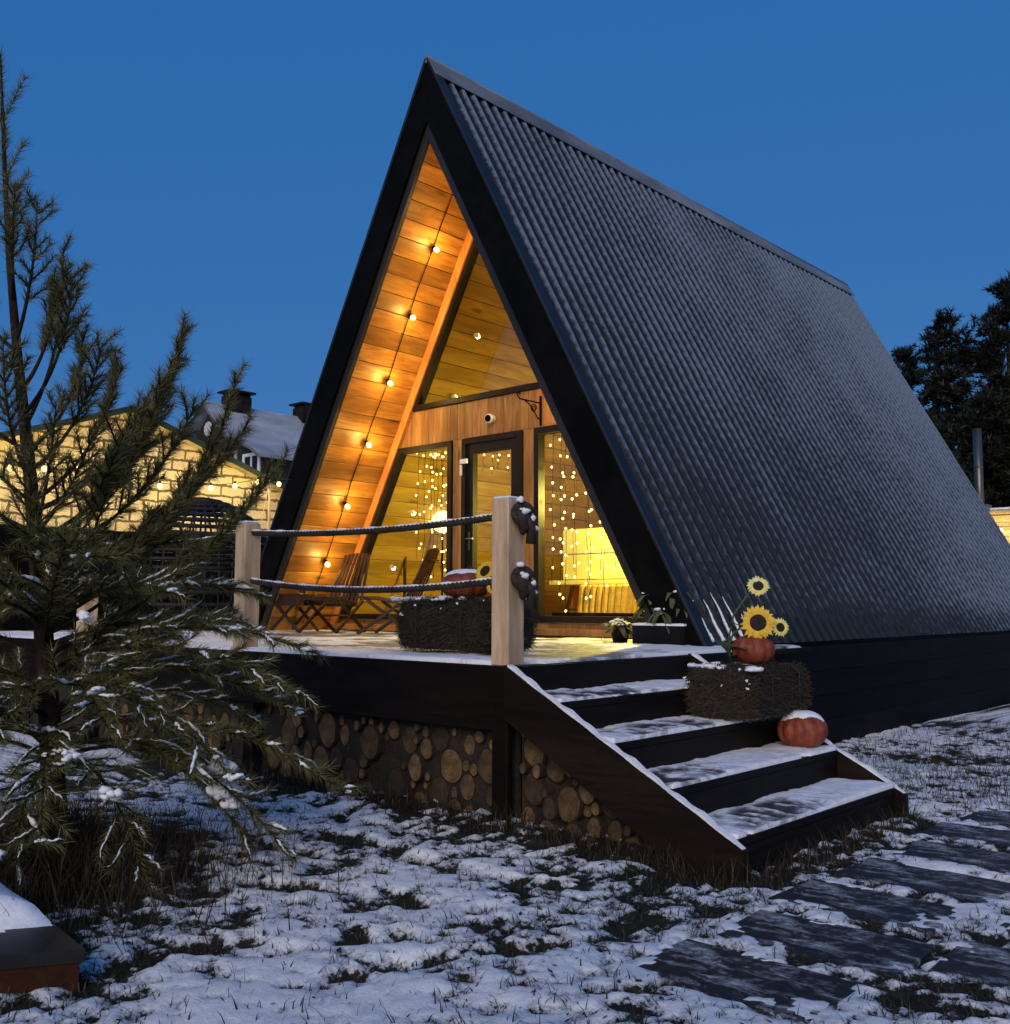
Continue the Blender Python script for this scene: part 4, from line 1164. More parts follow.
for k in range(46):
    a = rs.uniform(0, 6.28); e = rs.uniform(.0, 1.5); leaf(lf, (-5.22+.03*math.cos(a), 7.16+.03*math.sin(a), DZ+.12+rs.uniform(0,.05)), (math.cos(a), math.sin(a), e), rs.uniform(.11,.20), .026, .6)
for k in range(16):
    a = rs.uniform(0, 6.28); q = rs.uniform(.02, .13); snow_lump(sn_, (-5.22+q*math.cos(a), 7.16+q*math.sin(a), DZ+.24-q*.55), rs.uniform(.01,.022), (1.3,1.1,.6), .5)
lf.build('leaves', M['leaf'], t); sn_.build('snow', M['snow'], t)

# ------------------------------------------------------------------ INSIDE THE ROOM
def light_curtain(label, x0, x1, yb, ztop_, strands, drop, seed, group):
    rs = random.Random(seed); t = thing('light_curtain', label, 'fairy lights', ((x0+x1)/2, yb, ztop_), 0, group)
    w = MB(); w.tube([(x0, yb, ztop_), ((x0+x1)/2, yb, ztop_-.012), (x1, yb, ztop_)], .003, 5)
    base = None; cnt = 0
    for k in range(strands):
        x = x0+(x1-x0)*(k+.5)/strands+rs.uniform(-.03,.03); y = yb+rs.uniform(-.05,.06); L = drop(k/(strands-1))*rs.uniform(.8, 1.05)
        pts = [(x+.012*math.sin(i*1.1+k), y+.01*math.cos(i*1.7), ztop_-L*i/10) for i in range(11)]
        w.tube(pts, .0028, 5)
        z = ztop_-rs.uniform(.05, .14)
        while z > ztop_-L and cnt < 98:
            if base is None:
                b = MB(); b.ball((0,0,0), .0125, 8, (1,1,1.2)); base = b.build('bulb', M['fairy'], t, False); o = base
            else:
                o = base.copy(); COL.objects.link(o); o.parent = t
            o.location = Vector((x+rs.uniform(-.03,.03), y+rs.uniform(-.02,.02), z)) - t.location
            z -= rs.uniform(.12, .24); cnt += 1
    w.build('wire', M['twig'], t)
light_curtain('dense curtain of fairy lights inside the left window', -9.05, -8.30, 8.33, 3.15, 13, lambda u: 1.5+.4*u, 4, 'fairy light curtains inside the windows')
light_curtain('sparser curtain of fairy lights inside the right window', -7.05, -5.85, 8.36, 3.10, 13, lambda u: 1.95-.3*u, 8, 'fairy light curtains inside the windows')
light_curtain('short cluster of fairy lights seen through the glass door', -8.65, -8.2, 9.0, 3.15, 5, lambda u: .28, 15, 'fairy light curtains inside the windows')

t = thing('globe_lamp', 'glowing white globe lamp on a thin stand inside the left window', 'lamp', (-9.55, 9.2, .93))
mb = MB(); mb.ball((-9.55, 9.2, 2.33), .145, 24); mb.build('globe', M['globe'], t)
mb = MB(); mb.tube([(-9.55,9.2,.94), (-9.55,9.2,2.2)], .012, 8); mb.lathe((-9.55,9.2,.93), [(.14,0),(.14,.015),(.02,.03)], 20); mb.build('stand', M['black'], t)
point('globe_glow', (-9.55, 9.2, 2.33), 190, (1.0,.84,.17), t, .15)
t = thing('coat_stand', 'dark coat stand with forked arms inside the left window', 'coat stand', (-9.94, 8.9, .93))
mb = MB(); mb.tube([(-9.94,8.9,.94), (-9.94,8.9,2.5)], .02, 8); mb.build('pole', M['chair'], t)
mb = MB()
for (dx, dy, dz) in ((-.2,0,.2),(.24,0,.18),(.02,.15,.15)): mb.tube([(-9.94,8.9,2.46), (-9.94+dx*.5,8.9+dy*.5,2.5), (-9.94+dx,8.9+dy,2.5+dz)], .012, 7)
mb.build('arms', M['trim'], t)
t = thing('curtain', 'yellow gathered curtain hanging behind the coat stand', 'curtain', (-10.16, 9.3, .93))
V = []; F = []
for i in range(41):
    for j in range(2): V.append((-10.27+.28*i/40, 9.3+.03*math.sin(i*.9), .95 if j == 0 else 2.4))
for i in range(40): F.append((i*2, i*2+2, i*2+3, i*2+1))
V2 = [(x, y+.006, z) for x, y, z in V]; n_ = len(V)
mb = MB(); mb.add(V+V2, F+[tuple(k+n_ for k in reversed(f)) for f in F], True); mb.build('cloth', M['cloth'], t)
# kitchen corner behind the right window
t = thing('kitchen_cabinet', 'brightly lit cream kitchen cabinet behind the right window', 'cabinet', (-7.3, 9.75, .93))
mb = MB(); mb.box(-7.80, -6.40, 9.55, 9.95, 1.545, 2.16, .004); mb.build('carcass', M['cab'], t)
for x in (-7.79, -7.09):
    mb = MB(); mb.box(x, x+.69, 9.53, 9.548, 1.86, 2.15, .004); mb.build('cabinet_door', M['cab'], t)
    mb = MB(); mb.box(x, x+.69, 9.53, 9.548, 1.555, 1.85, .004); mb.build('cabinet_door', M['cab'], t)
mb = MB(); mb.box(-7.90, -6.35, 9.40, 9.97, 1.49, 1.54, .004); mb.build('worktop', M['cab'], t)
mb = MB(); mb.box(-6.45, -6.40, 9.6, 9.95, .93, 1.49, .004); mb.box(-7.75, -7.70, 9.6, 9.95, .93, 1.49, .004); mb.build('side_panel', M['facade'], t)
t = thing('trestle', 'dark A-shaped trestle under the lit worktop', 'trestle', (-7.45, 9.42, .93))
for (a, b_) in (((-7.55, 9.42), -.17), ((-7.42, 9.42), .17)):
    mb = MB(); mb.beam((a[0], a[1], 1.485), (a[0]+b_, a[1], .93), .035, .035); mb.build('leg', M['chair'], t)
mb = MB(); mb.beam((-7.64, 9.42, 1.20), (-7.33, 9.42, 1.20), .03, .02); mb.build('rail', M['chair'], t)
t = thing('sofa', 'mustard ribbed sofa below the lit cabinet inside the right window', 'sofa', (-6.6, 9.0, .93))
mb = MB()
for i in range(16): mb.obox((-7.18+.085*i, 9.14, 1.30), (.083, .12, .36), Matrix.Rotation(R(-8), 3, 'X'), .025)
mb.build('backrest', M['sofa'], t)
mb = MB(); mb.obox((-6.55, 8.86, 1.06), (1.34, .5, .16), Matrix.Identity(3), .04); mb.build('seat', M['sofa'], t)
mb = MB(); mb.box(-7.21, -5.90, 8.62, 8.66, .94, 1.17, .006); mb.build('front_panel', M['darkwood'], t)
t = thing('pendant_lamp', 'pendant lamp over the kitchen worktop, hidden by the near roof slope', 'lamp', (-6.4, 9.0, 2.62))
mb = MB(); mb.tube([(-6.4,9.0,2.7),(-6.4,9.0,3.3)], .004, 6); mb.build('cord', M['black'], t)
mb = MB(); mb.lathe((-6.4,9.0,2.52), [(.11,0),(.10,.06),(.03,.14),(.012,.18)], 20); mb.build('shade', M['black'], t)
mb = MB(); mb.ball((-6.4,9.0,2.54), .04, 12); mb.build('bulb', M['bulbglass'], t)
point('pendant_glow', (-6.4, 9.0, 2.47), 350, (1.0,.79,.16), t, .05)
t = thing('added_ceiling_lamp', 'added round lamp under the ridge, brightening the room behind the gable window', 'lamp', (XC+.1, 10.2, 4.9))  # lamp added to brighten the room seen through the gable window
mb = MB(); mb.tube([(XC+.1,10.2,5.0),(XC+.1,10.2,5.95)], .004, 6); mb.build('cord', M['black'], t)
mb = MB(); mb.ball((XC+.1,10.2,4.93), .06, 14); mb.build('bulb', M['globe'], t)
point('added_ceiling_glow', (XC+.1, 10.2, 4.93), 480, (1.0,.80,.18), t, .06)

# ------------------------------------------------------------------ BEHIND ON THE LEFT: block gable, fence, lights, dome, far house
bw = thing('block_outbuilding', 'pale block-walled outbuilding with green gable roof behind the fence', 'outbuilding', (-17, 8.5, 0))
pk, zpk, tl = 8.53, 4.66, .345
def zr(y): return zpk-tl*abs(y-pk)
mb = MB(); mb.prism([(pk-6.5, 0), (pk+6.5, 0), (pk+6.5, zr(pk+6.5)), (pk, zpk), (pk-6.5, zr(pk-6.5))], -25, -17, 'yz'); mb.build('wall', M['block'], bw)
for s in (-1, 1):
    def sl(o0, o1, x0, x1, e=6.9):
        q = MB(); q.prism([(pk, zpk+o0), (pk+s*e, zr(pk+e)+o0), (pk+s*e, zr(pk+e)+o1), (pk, zpk+o1)], x0, x1, 'yz'); return q
    sl(.004, .05, -25.2, -16.72).build('roof', M['greenroof'], bw)
    sl(-.05, .06, -16.715, -16.69).build('verge_board', M['greenroof'], bw)
    sl(-.03, .0, -16.99, -16.72).build('verge_soffit', M['palewall'], bw)

fe = thing('board_fence', 'tall dark board fence beyond the deck in front of the block wall', 'fence', (-15.2, 7, 0))
mb = MB(); y = -8.0
while y < 16:
    mb.box(-15.22+.004*random.random(), -15.19, y, y+.138, 0, 2.38+.012*random.random(), .004); y += .141
mb.build('boards', M['fence'], fe)
mb = MB(); mb.box(-15.27, -15.225, -8, 16, 2.0, 2.09, .004); mb.box(-15.27, -15.225, -8, 16, .5, .59, .004); mb.build('rails', M['fence'], fe)
for i in range(9):
    mb = MB(); mb.box(-15.36, -15.275, -7.9+2.95*i, -7.8+2.95*i, 0, 2.42, .005); mb.build('post', M['fence'], fe)

t = thing('light_string', 'string of warm bulbs strung to the thin pole before the block wall', 'string lights', (-16.3, 9, 3.3), 0, 'bulb strings in the garden')
bp = [(5.85,3.42),(6.35,3.36),(6.87,3.40),(7.37,3.50),(7.873,3.474),(8.373,3.352),(8.873,3.293),(9.372,3.301),(9.871,3.345),(10.368,3.425),(10.863,3.544),(11.335,3.549)]
mb = MB(); mb.tube([(-16.3, y, z+.05) for y, z in [(4.5,3.75)]+bp+[(12.4,3.8)]], .006, 6); mb.build('wire', M['black'], t)
for (y, z) in bp:
    b = MB(); b.ball((-16.3, y, z), .042, 12, (1,1,1.25)); bo = b.build('bulb', M['bulbglass'], t)
    so = MB(); so.lathe((-16.3, y, z+.045), [(.018,0),(.02,.03),(.012,.05)], 10); so.build('socket', M['black'], bo)
    point('bulb_glow', (-16.3, y, z), 66, (1.0,.75,.27), t, .05)
t = thing('thin_pole', 'thin pale pole carrying the bulb string before the block wall', 'pole', (-16.2, 11.06, 0))
mb = MB(); mb.tube([(-16.2,11.06,0),(-16.2,11.06,3.78)], .026, 10); mb.build('shaft', M['post'], t)
mb = MB(); mb.tube([(-16.2,11.06,3.6),(-16.1,10.75,2.4),(-16.05,10.6,1.8)], .008, 6); mb.build('guy_rope', M['post'], t)

t = thing('woven_dome', 'dark woven garden dome with light showing through its gaps, before the fence', 'garden dome', (-13.4, 8.0, 0))
mb = MB(); cx_, cy_, r_ = -13.4, 8.0, 1.02
def dome(a, h): # h 0..1 from springing to crown
    e = h*math.pi/2; return (cx_+r_*.8*math.cos(e)*math.cos(a), cy_+r_*1.1*math.cos(e)*math.sin(a), 1.75+r_*1.02*math.sin(e))
for k in range(34):
    a = 2*math.pi*k/34; mb.tube([(dome(a,0)[0], dome(a,0)[1], .9)]+[dome(a, i/9*.97) for i in range(10)], .016, 5)
for j in range(13):
    h = j/13; mb.tube([dome(2*math.pi*k/36, h) for k in range(37)], .030, 5)
for j in range(5):
    mb.tube([(dome(2*math.pi*k/36,0)[0], dome(2*math.pi*k/36,0)[1], .9+.17*j) for k in range(37)], .03, 5)
mb.build('lattice', M['mesh'], t)
mb = MB()
for k in range(4):
    a = math.pi/4+math.pi/2*k; p0 = dome(a, 0); mb.tube([(p0[0],p0[1],0),(p0[0],p0[1],.92)], .03, 8)
mb.build('legs', M['mesh'], t)

fh = thing('gambrel_house', 'distant brown house with snowy gambrel roof and two dark chimneys', 'house', (-39.7, 24, 0))
pr = [(0, 10.06), (1.68, 8.46), (3.80, 7.66), (4.42, 7.28)]
xc_ = -39.75
poly = [(xc_-4.1, 0), (xc_+4.1, 0), (xc_+4.1, 7.35), (xc_+3.72, 7.55), (xc_+1.62, 8.36), (xc_, 9.92), (xc_-1.62, 8.36), (xc_-3.72, 7.55), (xc_-4.1, 7.35)]
mb = MB(); mb.prism(poly, 24.0, 38); mb.build('wall', M['brownwall'], fh)
for s in (-1, 1):
    mb = MB()
    for (a, b_) in zip(pr[:-1], pr[1:]):
        q = [(xc_+s*a[0], a[1]+.0), (xc_+s*b_[0], b_[1]+.0), (xc_+s*b_[0], b_[1]+.14), (xc_+s*a[0], a[1]+.14)]
        mb.prism(q, 23.55, 38.4)
    mb.build('roof', M['farroof'], fh)
    mb = MB()
    for (a, b_) in zip(pr[:-1], pr[1:]):
        mb.prism([(xc_+s*a[0], a[1]-.02), (xc_+s*b_[0], b_[1]-.02), (xc_+s*b_[0], b_[1]+.10), (xc_+s*a[0], a[1]+.10)], 23.50, 23.545)
    mb.build('bargeboard', M['greywhite'], fh)
for (x0, x1_, z0, z1) in ((-38.70,-37.62,6.55,7.85),(-37.12,-35.85,6.4,7.58),(-41.4,-40.3,6.55,7.85)):
    f = MB()
    for q in ([(x0,z0),(x0+.14,z0),(x0+.14,z1),(x0,z1)], [(x1_-.14,z0),(x1_,z0),(x1_,z1),(x1_-.14,z1)], [(x0+.14,z1-.14),(x1_-.14,z1-.14),(x1_-.14,z1),(x0+.14,z1)], [(x0+.14,z0),(x1_-.14,z0),(x1_-.14,z0+.14),(x0+.14,z0+.14)]):
        f.prism(q, 23.93, 24.02)
    f.prism([((x0+x1_)/2-.05,z0+.14),((x0+x1_)/2+.05,z0+.14),((x0+x1_)/2+.05,z1-.14),((x0+x1_)/2-.05,z1-.14)], 23.94, 24.01)
    fo = f.build('window', M['white'], fh)
    p = MB(); p.box(x0+.14, x1_-.14, 23.97, 23.995, z0+.14, z1-.14); p.build('pane', M['frame'], fo)
mb = MB(); mb.lathe((xc_-.2, 23.99, 9.0), [(.32,0),(.34,.04),(.26,.06),(.001,.05)], 20, (0,-1,0)); mb.build('round_vent', M['white'], fh)
for (ya, yb) in ((24.7, 25.8), (28.6, 30.1)):
    mb = MB(); mb.box(xc_-.4, xc_+.4, ya, yb, 9.3, 10.62, .02); co = mb.build('chimney', M['chimney'], fh)
    mb = MB(); mb.box(xc_-.55, xc_+.55, ya-.14, yb+.14, 10.74, 10.84, .03); mb.box(xc_-.35, xc_+.35, ya+.06, ya+.16, 10.62, 10.74); mb.box(xc_-.35, xc_+.35, yb-.16, yb-.06, 10.62, 10.74); mb.build('cap', M['frame'], co)

# ------------------------------------------------------------------ BEHIND ON THE RIGHT: bath house and its flue
bh = thing('bath_house', 'pale lamp-lit bath house showing past the far end of the long roof', 'bath house', (-5.5, 24, 0))
mb = MB()
for i in range(20): mb.box(-7.22, -2.5, 23.2+.004*(i % 2), 23.3, .16*i, .16*i+.155, .006)
mb.build('wall', M['palewall'], bh)
mb = MB(); mb.box(-7.22, -2.5, 23.305, 27, 0, 3.16); mb.build('walls', M['palewall'], bh)
mb = MB(); mb.box(-7.30, -2.3, 23.05, 27.3, 3.21, 3.29, .02); mb.build('roof', M['palewall'], bh)
mb = MB(); mb.box(-7.28, -2.32, 23.07, 27.28, 3.291, 3.35, .03); mb.build('snow', M['snow'], bh)
mb = MB(); mb.tube([(-7.17,22.95,2.4),(-7.17,22.95,5.08)], .088, 18); mb.tube([(-7.17,22.95,4.22),(-7.17,22.95,4.26)], .096, 18); fl = mb.build('flue', M['steel'], bh)
mb = MB(); mb.lathe((-7.17,22.95,5.08), [(.088,0),(.12,.03),(.13,.10),(.10,.14)], 16); mb.build('cowl', M['black'], fl)
mb = MB(); mb.box(-7.24,-7.0,22.85,23.2,3.30,3.42,.004); mb.build('bracket', M['steel'], bh)
t = thing('light_string', 'short string of warm bulbs along the bath house wall', 'string lights', (-6.6, 22.9, 2.9), 0, 'bulb strings in the garden')
mb = MB(); mb.tube([(-7.2,22.9,2.98),(-6.0,22.9,2.85),(-4.5,22.9,2.98)], .006, 6); mb.build('wire', M['black'], t)
for x in (-7.0,-6.75,-6.4,-5.9,-5.3):
    b = MB(); b.ball((x, 22.9, 2.85), .04, 10); b.build('bulb', M['bulbglass'], t); point('bulb_glow', (x, 22.88, 2.85), 18, (1.0,.68,.22), t, .05)

# ------------------------------------------------------------------ CONIFERS
def needles_on(twigs, per_m, length, width, spread, rs, up=.0):
    """twigs: list of polylines (k,3); returns V, F of needle triangles"""
    Ps = []; Ds = []
    for pts in twigs:
        pts = np.asarray(pts); seg = np.diff(pts, axis=0); L = np.linalg.norm(seg, axis=1); tot = L.sum()
        n_ = max(4, int(tot*per_m)); u = rs.uniform(0, tot, n_); cum = np.concatenate([[0], np.cumsum(L)])
        k = np.clip(np.searchsorted(cum, u, side='right')-1, 0, len(L)-1)
        f = (u-cum[k])/np.maximum(L[k], 1e-9); Ps.append(pts[k]+seg[k]*f[:,None]); Ds.append(seg[k]/np.maximum(L[k], 1e-9)[:,None])
    P = np.concatenate(Ps); D = np.concatenate(Ds); n_ = len(P)
    r = rs.normal(0, 1, (n_, 3)); r -= D*np.sum(r*D, 1)[:,None]; r /= np.maximum(np.linalg.norm(r, axis=1), 1e-6)[:,None]
    sp = rs.uniform(spread*.6, spread*1.25, n_)[:,None]
    d = D*np.cos(sp)+r*np.sin(sp); d[:,2] += up; d /= np.linalg.norm(d, axis=1)[:,None]
    w = np.cross(d, rs.normal(0, 1, (n_, 3))); w /= np.maximum(np.linalg.norm(w, axis=1), 1e-6)[:,None]
    Ln = rs.uniform(length*.65, length*1.1, n_)[:,None]
    V = np.empty((n_, 3, 3)); V[:,0] = P-w*width; V[:,1] = P+w*width; V[:,2] = P+d*Ln
    return V.reshape(-1, 3), np.arange(3*n_).reshape(n_, 3)
def curve(p0, d0, p1, n=9, sag=0.0):
    p0 = np.array(p0, float); p1 = np.array(p1, float); L = np.linalg.norm(p1-p0); c = p0+np.array(d0, float)/np.linalg.norm(d0)*L*.5
    t = np.linspace(0, 1, n)[:,None]; q = (1-t)**2*p0+2*t*(1-t)*c+t*t*p1
    q[:,2] -= (sag*4*t*(1-t))[:,0]; return q

# --- the young pine close to the camera (local frame: a to the right, b away, z up)
pine = thing('young_pine', 'young bushy pine with snow clumps on its branches beside the deck', 'tree', (TREE[0], TREE[1], 0), .7425)
rs = np.random.default_rng(5); rr = random.Random(5)
trunk = np.array([(0,0,-.1),(.0,0,.25),(-.03,0,.75),(-.06,.0,1.15),(-.10,.01,1.55),(-.14,.02,1.95),(-.19,.02,2.4),(-.235,.02,2.9),(-.26,.02,3.35),(-.285,.02,3.93)])
def tz(z): return np.array([np.interp(z, trunk[:,2], trunk[:,0]), np.interp(z, trunk[:,2], trunk[:,1]), z])
def lean(p):
    # the whole tree leans a little outward
    a, b, z = p; k = z-1.25; return (2.23+(a-2.23)*(1+.0185*k), b, 1.25+k*(1+.016*max(k, 0)))
trunk = np.array([lean(p) for p in trunk])
def lo(p, off=np.zeros(3)): return tuple(p)
wood = MB(); limbs = MB(); twigs = []; snowpts = []
wood.tube([Vector(p) for p in trunk], [.072,.058,.050,.044,.037,.031,.024,.017,.011,.005], 14)
twigs.append(trunk[7:]); 
for q in range(5): twigs.append(curve(tz(3.05+.16*q), (.3,.1*q-.2,1), tz(3.05+.16*q)+np.array([rr.uniform(-.10,.10), rr.uniform(-.1,.1), .25]), 5))
def side_twigs(br, n, lmin, lmax, start=.25, upb=.25):
    for i in range(n):
        f = start+(1-start)*(i+rr.random()*.8)/n; k = f*(len(br)-1); k0 = int(min(k, len(br)-2)); p = br[k0]+(br[k0+1]-br[k0])*(k-k0)
        d = br[k0+1]-br[k0]; d = d/np.linalg.norm(d); sd = np.cross(d, [0,0,1]); sd = sd/max(np.linalg.norm(sd), 1e-3)*(1 if i % 2 else -1)
        L = rr.uniform(lmin, lmax)*(1.15-.6*f); e = p+(d*.75+sd*rr.uniform(.35,.9)+np.array([0,rr.uniform(-.5,.5),rr.uniform(-.25,upb*1.6)]))*L
        tw = curve(p, d*.6+sd*.6, e, 5, -.04*L); twigs.append(tw); limbs.tube([Vector(q) for q in tw], [.005,.0045,.004,.003,.002], 5)
def branch(z0, tip, r0=.016, d0=None, n_tw=10, lmin=.10, lmax=.26, bare=.35, sag=0., upb=.3):
    p0 = tz(z0); tip = np.array(lean(tip), float); d0 = d0 if d0 is not None else (tip-p0)*np.array([1,1,.35])
    br = curve(p0, d0, tip, 12, sag); limbs.tube([Vector(q) for q in br], [r0*(1-.8*i/11) for i in range(12)], 8)
    twigs.append(br[int(12*bare):]); side_twigs(br, n_tw, lmin, lmax, bare, upb); return br
# shoots that stand against the sky and the lit wall (tip: right, away, height)
UP = [(2.12,(.03,.15,3.12),.4,7,.10,.2),(2.18,(.18,-.10,2.90),.5,9,.10,.22),(1.75,(.27,.22,2.60),.55,9,.10,.22),(1.55,(.66,.05,2.66),.40,16,.12,.26),
      (1.50,(.64,-.15,2.42),.45,10,.10,.22),(1.15,(.89,.18,2.48),.45,16,.12,.28),(1.62,(.17,-.25,2.27),.5,6,.08,.16),(1.45,(.26,.3,2.14),.5,7,.10,.2),
      (1.3,(.10,-.35,2.05),.5,7,.10,.2),(1.25,(.40,-.2,1.95),.45,9,.10,.2),(1.1,(.60,.30,2.0),.4,11,.10,.24),(1.05,(1.12,-.05,1.98),.40,15,.12,.28),
      (2.5,(-.42,.1,3.1),.4,8,.1,.2),(2.0,(-.55,-.1,2.8),.4,9,.1,.22),(1.6,(-.7,.1,2.35),.4,10,.1,.24),(2.75,(-.05,-.2,3.3),.4,7,.08,.16),(1.2,(.35,.5,1.85),.4,10,.1,.24),
      (2.3,(.0,.10,2.95),.35,8,.1,.2),(2.0,(.10,.22,2.72),.4,9,.1,.22),(1.9,(.33,-.12,2.58),.45,10,.1,.22),(1.7,(.46,.12,2.36),.45,11,.1,.24),(1.45,(.78,-.15,2.28),.42,12,.1,.26),
      (2.55,(.02,-.12,3.25),.3,7,.09,.18),(2.4,(-.40,-.12,2.95),.35,9,.1,.2),(1.85,(-.05,-.3,2.55),.4,9,.1,.22),(1.5,(.5,-.3,2.12),.42,11,.1,.24),(1.4,(.95,.12,2.22),.42,12,.1,.26)]
for (z0, tip, bare, nt_, l0, l1) in UP: branch(z0, (tip[0]-.06, tip[1], tip[2]-.10), .0115, None, int(nt_*1.7), l0, l1*1.1, bare, 0)
# spreading skirt of drooping branches
LOWB = [(1.05,(1.20,.1,1.02)),(.95,(1.22,-.25,.84)),(.85,(1.10,.35,.68)),(.62,(1.43,-.05,.36)),(.55,(1.22,-.35,.14)),(.5,(.92,.15,.06)),(.75,(1.0,-.5,.5)),
        (1.0,(.75,.6,1.15)),(.8,(.55,-.75,.75)),(.6,(.3,-.8,.30)),(.9,(.2,.8,.9)),(.6,(.5,.75,.35)),(.45,(.65,-.55,.05)),(1.0,(-.7,-.4,1.05)),
        (.85,(-.9,.1,.8)),(.6,(-.8,-.5,.4)),(.5,(-.9,.4,.25)),(1.1,(-.5,.6,1.2)),(1.15,(.7,-.45,1.30)),(1.2,(.95,.35,1.28)),(.7,(.85,.55,.62)),
        (1.15,(-.2,-.7,1.15)),(.7,(-.1,-.85,.45)),(.4,(.1,-.7,.05)),(1.25,(.45,-.6,1.45)),(.95,(.9,-.15,1.12)),(1.3,(.62,.05,1.55)),(1.3,(-.6,.0,1.5)),(1.3,(.2,-.5,1.55))]
for q in range(7):                                            # fill the crown all round
    z0 = rr.uniform(.35, 1.3); a = rr.uniform(0, 6.283); L = rr.uniform(.45, 1.0)*(1.25-.35*z0)
    LOWB.append((z0, (L*math.cos(a), L*math.sin(a)*.8, z0+L*rr.uniform(-.35, .45))))
for q in range(8):                                            # ascending branches of the middle
    z0 = rr.uniform(.85, 1.75); a = rr.uniform(-1.5, 1.5) if q % 3 else rr.uniform(1.6, 4.6); L = rr.uniform(.3, .95)
    branch(z0, (-.08+L*math.cos(a), L*math.sin(a)*.7, min(z0+rr.uniform(.3, .85), 2.45-.25*L)), .010, (math.cos(a), math.sin(a), .5), 14, .10, .26, .3, 0)
for (z0, tip) in LOWB:
    br = branch(z0, tip, .0115, (tip[0], tip[1], .3), 15, .13, .32, .24, -.05, .30)
    if rr.random() < .8: snowpts += [br[int(k)] for k in np.linspace(4, 11, rr.randint(2, 5))]
V1, F1 = needles_on(twigs, 600, .072, .0019, .78, rs, .05)
o = np_mesh('needles', V1, F1, M['needle']); o.parent = pine
wood.build('trunk', M['bark'], pine, False); limbs.build('branches', M['twig'], pine, False)
sm = MB()
for p in snowpts:
    if rr.random() < .6: snow_heap(sm, p+np.array([0,0,.016]), rr.uniform(.009,.026), rr, rr.randint(3, 7), (1.3,1.0,.6))
low = [np.asarray(tw) for tw in twigs[30:] if tw[-1][2] < 1.45 and len(tw) == 5]
for tw in rr.sample(low, min(430, len(low))):                 # snow lying along single twigs of the lower crown
    w0 = rr.uniform(.45, 1.25)
    pts = []; rs_ = []
    for i in range(9):
        f = .25+.72*i/8; k = f*(len(tw)-1); k0 = min(int(k), len(tw)-2); q = tw[k0]+(tw[k0+1]-tw[k0])*(k-k0)
        pts.append(Vector(q)+Vector((rr.gauss(0,.003), rr.gauss(0,.003), .011+rr.gauss(0,.003)))); rs_.append(max(.0015, .0075*w0*math.sin(math.pi*(i+.5)/9)*rr.uniform(.5,1.4)))
    sm.tube(pts, rs_, 6)
for (a, b_, z, s_) in [(.88,-.12,.50,.05),(.86,-.13,.45,.055),(.885,-.11,.40,.05),(.93,-.12,.34,.04),(-.15,-.55,.98,.045),(-.08,-.56,1.0,.045),(.32,-.4,1.20,.03),(.1,-.75,.30,.03),(.12,-.76,.24,.028),(-.2,-.62,.72,.03),(.5,-.5,.45,.03),(.35,-.6,.62,.03)]:
    snow_heap(sm, (a, b_, z), s_, rr, 9, (1.1,.9,.8))
sm.build('snow', M['snow'], pine, False)

# --- dark conifers beyond the garden
def conifer(x, y, h, r, seed, label, group='dark pines beyond the garden', base=.06):
    rs_ = np.random.default_rng(seed); r_ = random.Random(seed)
    t = thing('pine_tree', label, 'tree', (x, y, 0), 0, group)
    w = MB(); w.tube([(x, y, -.1), (x+.1, y, h*.5), (x, y, h*.99)], [.02*h, .012*h, .01], 10); w.build('trunk', M['bark'], t)
    tw = []; z = h*base; 
    while z < h*.985:
        f = z/h; env = r*(1-f)**.62*(.78+.5*r_.random())*(1 if f > .15 else .75)
        for k in range(r_.randint(4, 6)):
            a = r_.uniform(0, 6.283); L = max(.25, env*r_.uniform(.45, 1.12)); rise = r_.uniform(-.05, .45)*L
            p0 = np.array([x, y, z]); e = p0+np.array([math.cos(a)*L, math.sin(a)*L, rise])
            br = curve(p0, (math.cos(a), math.sin(a), .0), e, 6); tw.append(br[1:])
            for q in range(int(3+L*4)):
                f2 = r_.uniform(.25, 1); p = br[0]+(br[-1]-br[0])*f2; p[2] += (rise*.4*(f2-1)*0)
                tw.append(np.stack([p, p+np.array([r_.gauss(0,.22), r_.gauss(0,.22), abs(r_.gauss(.12,.16))])*(.5+.09*h*.5)]))
        z += h*.022*r_.uniform(.7, 1.4)
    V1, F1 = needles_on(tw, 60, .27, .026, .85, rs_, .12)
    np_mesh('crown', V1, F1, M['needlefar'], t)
    return t
PT = [(-13.25,35.3,10.1,2.3,'slim dark pine nearest the long roof, lower than its neighbours'), (-12.0,35.3,11.4,2.9,'broad dark pine second from the long roof'),
      (-10.3,36.4,12.3,3.2,'tallest dark pine at the right edge above the steel flue'), (-11.9,41.0,9.6,3.0,'dark pine in the gap between the two broad pines'),
      (-9.5,31.0,7.4,2.4,'low dark pine directly behind the steel flue'), (-11.0,30.8,6.6,2.2,'low dark pine between the roof edge and the flue'), (-8.2,31.5,7.6,2.6,'low dark pine at the right edge behind the bath house'),
      (-8.0,38.0,12.5,3.2,'tall dark pine beyond the frame edge behind the bath house'), (-14.8,39.0,8.2,2.4,'dark pine half hidden by the long roof'), (-10.2,29.5,5.4,2.2,'lowest dark pine by the lit bath house corner')]
for i, (x, y, h, r, lab) in enumerate(PT): conifer(x, y, h, r, 100+i, lab)

